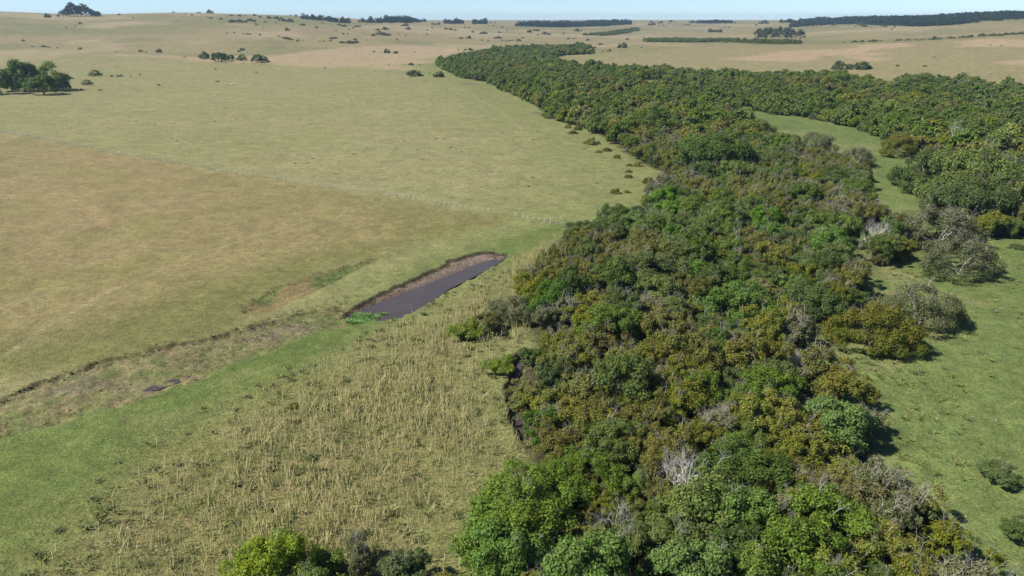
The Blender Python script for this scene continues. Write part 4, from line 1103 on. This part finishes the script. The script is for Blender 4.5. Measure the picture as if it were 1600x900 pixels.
# ragged grass clods along the cut banks
bx_, by_ = [], []
r = np.random.default_rng(66)
for Lp, w_ in ((BANK_L, .8), (np.array([px2w(u, v) for u, v in ((0,626),(60,598),(150,568),(250,543),(340,522),(400,503),(450,490),(520,474),(548,468))]), 1.2),
            (np.array([px2w(u, v) for u, v in ((378,486),(420,455),(500,430),(560,411),(602,399))]), 1.4), (CREEK, 2.0)):
    for i in range(len(Lp) - 1):
        ln = np.hypot(*(Lp[i + 1] - Lp[i])); m_ = int(ln * 3)
        t_ = r.random(m_)[:, None]; q = Lp[i] * (1 - t_) + Lp[i + 1] * t_ + r.normal(size=(m_, 2)) * w_ * .5
        bx_.append(q[:, 0]); by_.append(q[:, 1])
x = np.concatenate(bx_); y = np.concatenate(by_)
tufts('bank_clods', 'ragged dark grass clods along the eroded banks', x, y, r.uniform(.2, .5, len(x)), np.array([(.13, .115, .05), (.17, .18, .06), (.20, .15, .08)])[r.choice(3, len(x))], 67, 8)
# scattered dark weeds in the upper pasture
r = np.random.default_rng(88)
UP = poly([(150,200),(640,118),(800,170),(950,250),(960,320),(800,325),(500,270)])
xa, ya = UP.min(0); xb, yb = UP.max(0); x = r.uniform(xa, xb, 1400); y = r.uniform(ya, yb, 1400)
k = (sdist(UP, x, y) < 0) & (r.random(1400) < .35 * sstep(.35, .65, fbm(x, y, 40, 2, 3)) + .03); x, y = x[k], y[k]
tufts('pasture_weeds', 'tiny dark weeds sprinkled over the upper pasture', x, y, r.uniform(.4, .9, len(x)), np.ones((len(x), 1)) * np.array([(.08, .08, .035)]), 89, 12, 'weeds')

# ------------------------------------------------------------------ water
def water(name, P, z, label, grow=0.0):
    c = P.mean(0); V = [(px, py, z) for px, py in P]
    me = bpy.data.meshes.new(name); me.from_pydata([tuple(map(float, v)) for v in V], [], [list(range(len(V)))]); me.update(); me.materials.append(M_WATER)
    if me.polygons[0].normal.z < 0: me.flip_normals()
    o = link(bpy.data.objects.new(name, me)); tag(o, label, None, None, 'structure')
BIG = POND + (POND - POND.mean(0)) * .1
water('pond_water', BIG, -0.80, 'still dark grey brown water of the long narrow pond')
water('creek_water', np.array([CREEK[0] + (-2.5, 0), CREEK[0] + (2.5, 0), CREEK[2] + (2.5, 0), CREEK[4] + (2.5, 0), CREEK[5] + (2.5, -1), CREEK[5] + (-2.5, -1), CREEK[4] + (-2.5, 0), CREEK[2] + (-2.5, 0)]), -1.2, 'narrow dark creek beside the wood')
PUD = poly([(222,606),(240,598),(270,588),(298,583),(290,590),(262,600),(235,609)])
water('puddle_water', PUD, float(np.median(terr(PUD[:, 0], PUD[:, 1]))) + .05, 'shallow puddle in the muddy channel')

# ------------------------------------------------------------------ fence
def fence(pts, label, missing=()):
    W = np.array([px2w(u, v) for u, v in pts])
    seg = np.hypot(*(W[1:] - W[:-1]).T); cum = np.concatenate([[0], np.cumsum(seg)])
    root = empty('wire_fence', (W[0, 0], W[0, 1], tz(*W[0]))); tag(root, label, 'fence')
    bm_v, bm_f = tubes([(0, 0, -.25, 0, 0, 1.12, .075, .065)], 6)
    V = np.concatenate([bm_v, [[0, 0, 1.14]]])
    me = bpy.data.meshes.new('fence_post')
    me.from_pydata(V.tolist(), [], [list(map(int, f)) for f in bm_f] + [[6 + k, 6 + (k + 1) % 6, 12] for k in range(6)]); me.materials.append(M_POST); me.update()
    thick = me.copy(); co = np.array([v.co for v in thick.vertices]); co[:, :2] *= 1.8; co[:, 2] *= 1.15
    thick.vertices.foreach_set('co', co.ravel()); thick.update()
    rx, ry, rz0 = root.location
    s = 0.0; i = 0; tops = []
    while s < cum[-1]:
        x = float(np.interp(s, cum, W[:, 0])); y = float(np.interp(s, cum, W[:, 1])); z = tz(x, y)
        u, v = w2px(x, y, z)
        tops.append((x, y, z))
        if random.random() > .08:
            o = bpy.data.objects.new('fence_post', thick if i % 6 == 0 else me); link(o, root)
            o.location = (x - rx, y - ry, z - rz0); o.rotation_euler = (random.gauss(0, .05), random.gauss(0, .05), random.random() * 6)
            o.scale = (1, 1, random.uniform(.85, 1.1))
        s += 1.9 + random.uniform(-.25, .25); i += 1
    segs = []
    for h in (.3, .55, .8, 1.02):
        for (p, q) in zip(tops[:-1], tops[1:]):
            segs.append((p[0] - rx, p[1] - ry, p[2] - rz0 + h, q[0] - rx, q[1] - ry, q[2] - rz0 + h, .004, .004))
    V, Fq = tubes(segs, 3)
    link(bpy.data.objects.new('wire', mesh_np('wire', V, Fq, M_WIRE)), root)
fence([(-40,198),(0,206),(95,223),(190,241),(270,255),(350,269),(480,287),(600,303),(715,324),(790,336)], 'long wire fence with pale wooden posts between the dry field and the upper pasture')
fence([(806,338),(850,346),(905,358)], 'short fence stretch with few posts running into the wood corner')

# ------------------------------------------------------------------ cattle
def mat_hide(name, col): return mat_plain(name, col, .35, .8, 3)
def cow_mesh(name, mat):
    """one skinned body: trunk, neck and head grazing, four jointed legs, tail"""
    J = [((0, 0, 1.05), .30), ((.45, 0, 1.08), .34), ((.85, 0, 1.15), .28), ((-.45, 0, 1.10), .34), ((-.85, 0, 1.15), .27),   # 0-4 trunk
         ((1.15, 0, 1.05), .17), ((1.42, 0, .75), .12), ((1.58, 0, .42), .12), ((1.68, 0, .18), .075)]
    E = [(0, 1), (1, 2), (0, 3), (3, 4), (2, 5), (5, 6), (6, 7), (7, 8)]
    def chain(root, pts):
        p = root
        for c, rd in pts:
            J.append((c, rd)); E.append((p, len(J) - 1)); p = len(J) - 1
    for s in (-1, 1):
        chain(2, [((.78, .2 * s, .82), .13), ((.76, .22 * s, .5), .075), ((.79, .22 * s, .22), .05), ((.80, .22 * s, .03), .06)])
        chain(4, [((-.72, .22 * s, .85), .16), ((-.95, .23 * s, .5), .075), ((-.90, .23 * s, .22), .05), ((-.86, .23 * s, .03), .06)])
        chain(7, [((1.45, .14 * s, .56), .04), ((1.42, .26 * s, .55), .03)])
    chain(4, [((-1.12, 0, 1.15), .05), ((-1.18, 0, .8), .025), ((-1.17, 0, .5), .045)])
    me = bpy.data.meshes.new(name); me.from_pydata([j[0] for j in J], E, [])
    o = bpy.data.objects.new('tmp', me); link(o)
    md = o.modifiers.new('skin', 'SKIN')
    for i, j in enumerate(J): me.skin_vertices[0].data[i].radius = (j[1], j[1])
    me.skin_vertices[0].data[0].use_root = True
    s = o.modifiers.new('sub', 'SUBSURF'); s.levels = 1
    dg = bpy.context.evaluated_depsgraph_get(); dg.update()
    out = bpy.data.meshes.new_from_object(o.evaluated_get(dg)); out.name = name
    bpy.data.objects.remove(o)
    out.materials.clear(); out.materials.append(mat)
    return out
black = cow_mesh('cow', mat_hide('black_hide', (.018, .015, .014))); brown = cow_mesh('cow', mat_hide('red_brown_hide', (.10, .05, .03)))
white = cow_mesh('cow', mat_hide('white_hide', (.75, .73, .70)))
for (u, v, me, rz, lab) in (
  (128, 141.5, black, 2.6, 'black cow grazing right of the left pasture tree clump'),
  (156.5, 143, brown, .4, 'tiny brown cow right of the black cow near the left tree clump'),
  (340, 129.5, black, .3, 'dark cow grazing in mid pasture left of the white cow'),
  (363, 133.5, white, .2, 'white cow in the middle of the pasture'),
  (248, 135, brown, 1.2, 'brown cow alone between the tree clump and the white cow'),
  (336.5, 109, black, 1.4, 'small black cow below the tight tree clump on the pale band'),
  (400.6, 114.5, brown, .1, 'brown cow lower right of the dense round tree'),
  (380, 99.5, black, 1.9, 'black cow under the umbrella shaped tree'),
  (508, 107, black, 2.2, 'black cow far right in the pasture at the foot of the pale band'),
  (289, 90.5, black, .2, 'black cow left of the row of trees on the pale band')):
    x, y = px2w(u, v); o = bpy.data.objects.new('cow', me); link(o)
    o.location = (x, y, tz(x, y)); o.rotation_euler = (0, 0, rz); o.scale = (1.25,) * 3
    tag(o, lab, 'cow')

# ------------------------------------------------------------------ pale stones / dung specks in the right meadow
r = np.random.default_rng(99)
x, y, _ = pick(MEADOW, 1600, 98); x, y = x[::4], y[::4]; z = terr(x, y)
ico = np.array([(1, 0, 0), (-1, 0, 0), (0, 1, 0), (0, -1, 0), (0, 0, .7), (0, 0, -.4)])
fi = np.array([(0, 2, 4), (2, 1, 4), (1, 3, 4), (3, 0, 4), (2, 0, 5), (1, 2, 5), (3, 1, 5), (0, 3, 5)])
V = (ico[None] * r.uniform(.04, .13, (len(x), 1, 1)) * r.uniform(.7, 1.3, (len(x), 6, 1)) + np.stack([x, y, z + .03], 1)[:, None]).reshape(-1, 3)
Fq = (fi[None] + np.arange(len(x))[:, None, None] * 6).reshape(-1, 3)
o = link(bpy.data.objects.new('pale_stones', mesh_np('pale_stones', V, Fq, mat_plain('pale_stone', (.62, .6, .55), .2))))
tag(o, 'small pale stones sprinkled over the right meadow', 'stones', None, 'stuff')

# ------------------------------------------------------------------ haze
zt = max(float(GZ.max()) + 30, CAM_H + 3)
me = bpy.data.meshes.new('haze')
A = 9800.0; zb = float(GZ.min()) - 1.2
vs = [(sx * A, sy * A, z) for z in (zb, zt) for sx, sy in ((-1, -1), (1, -1), (1, 1), (-1, 1))]
me.from_pydata(vs, [], [(3, 2, 1, 0), (4, 5, 6, 7), (0, 1, 5, 4), (1, 2, 6, 5), (2, 3, 7, 6), (3, 0, 4, 7)])
hm, ht = newmat('haze_air'); ho = nd(ht, 'ShaderNodeOutputMaterial'); pv_ = nd(ht, 'ShaderNodeVolumePrincipled')
pv_.inputs['Color'].default_value = (.46, .70, .95, 1); pv_.inputs['Density'].default_value = 0.000075; pv_.inputs['Anisotropy'].default_value = .1
ht.links.new(pv_.outputs[0], ho.inputs['Volume'])
me.materials.append(hm)
hz = link(bpy.data.objects.new('haze', me)); tag(hz, 'thin pale blue air between the viewpoint and the horizon', 'haze', None, 'stuff')
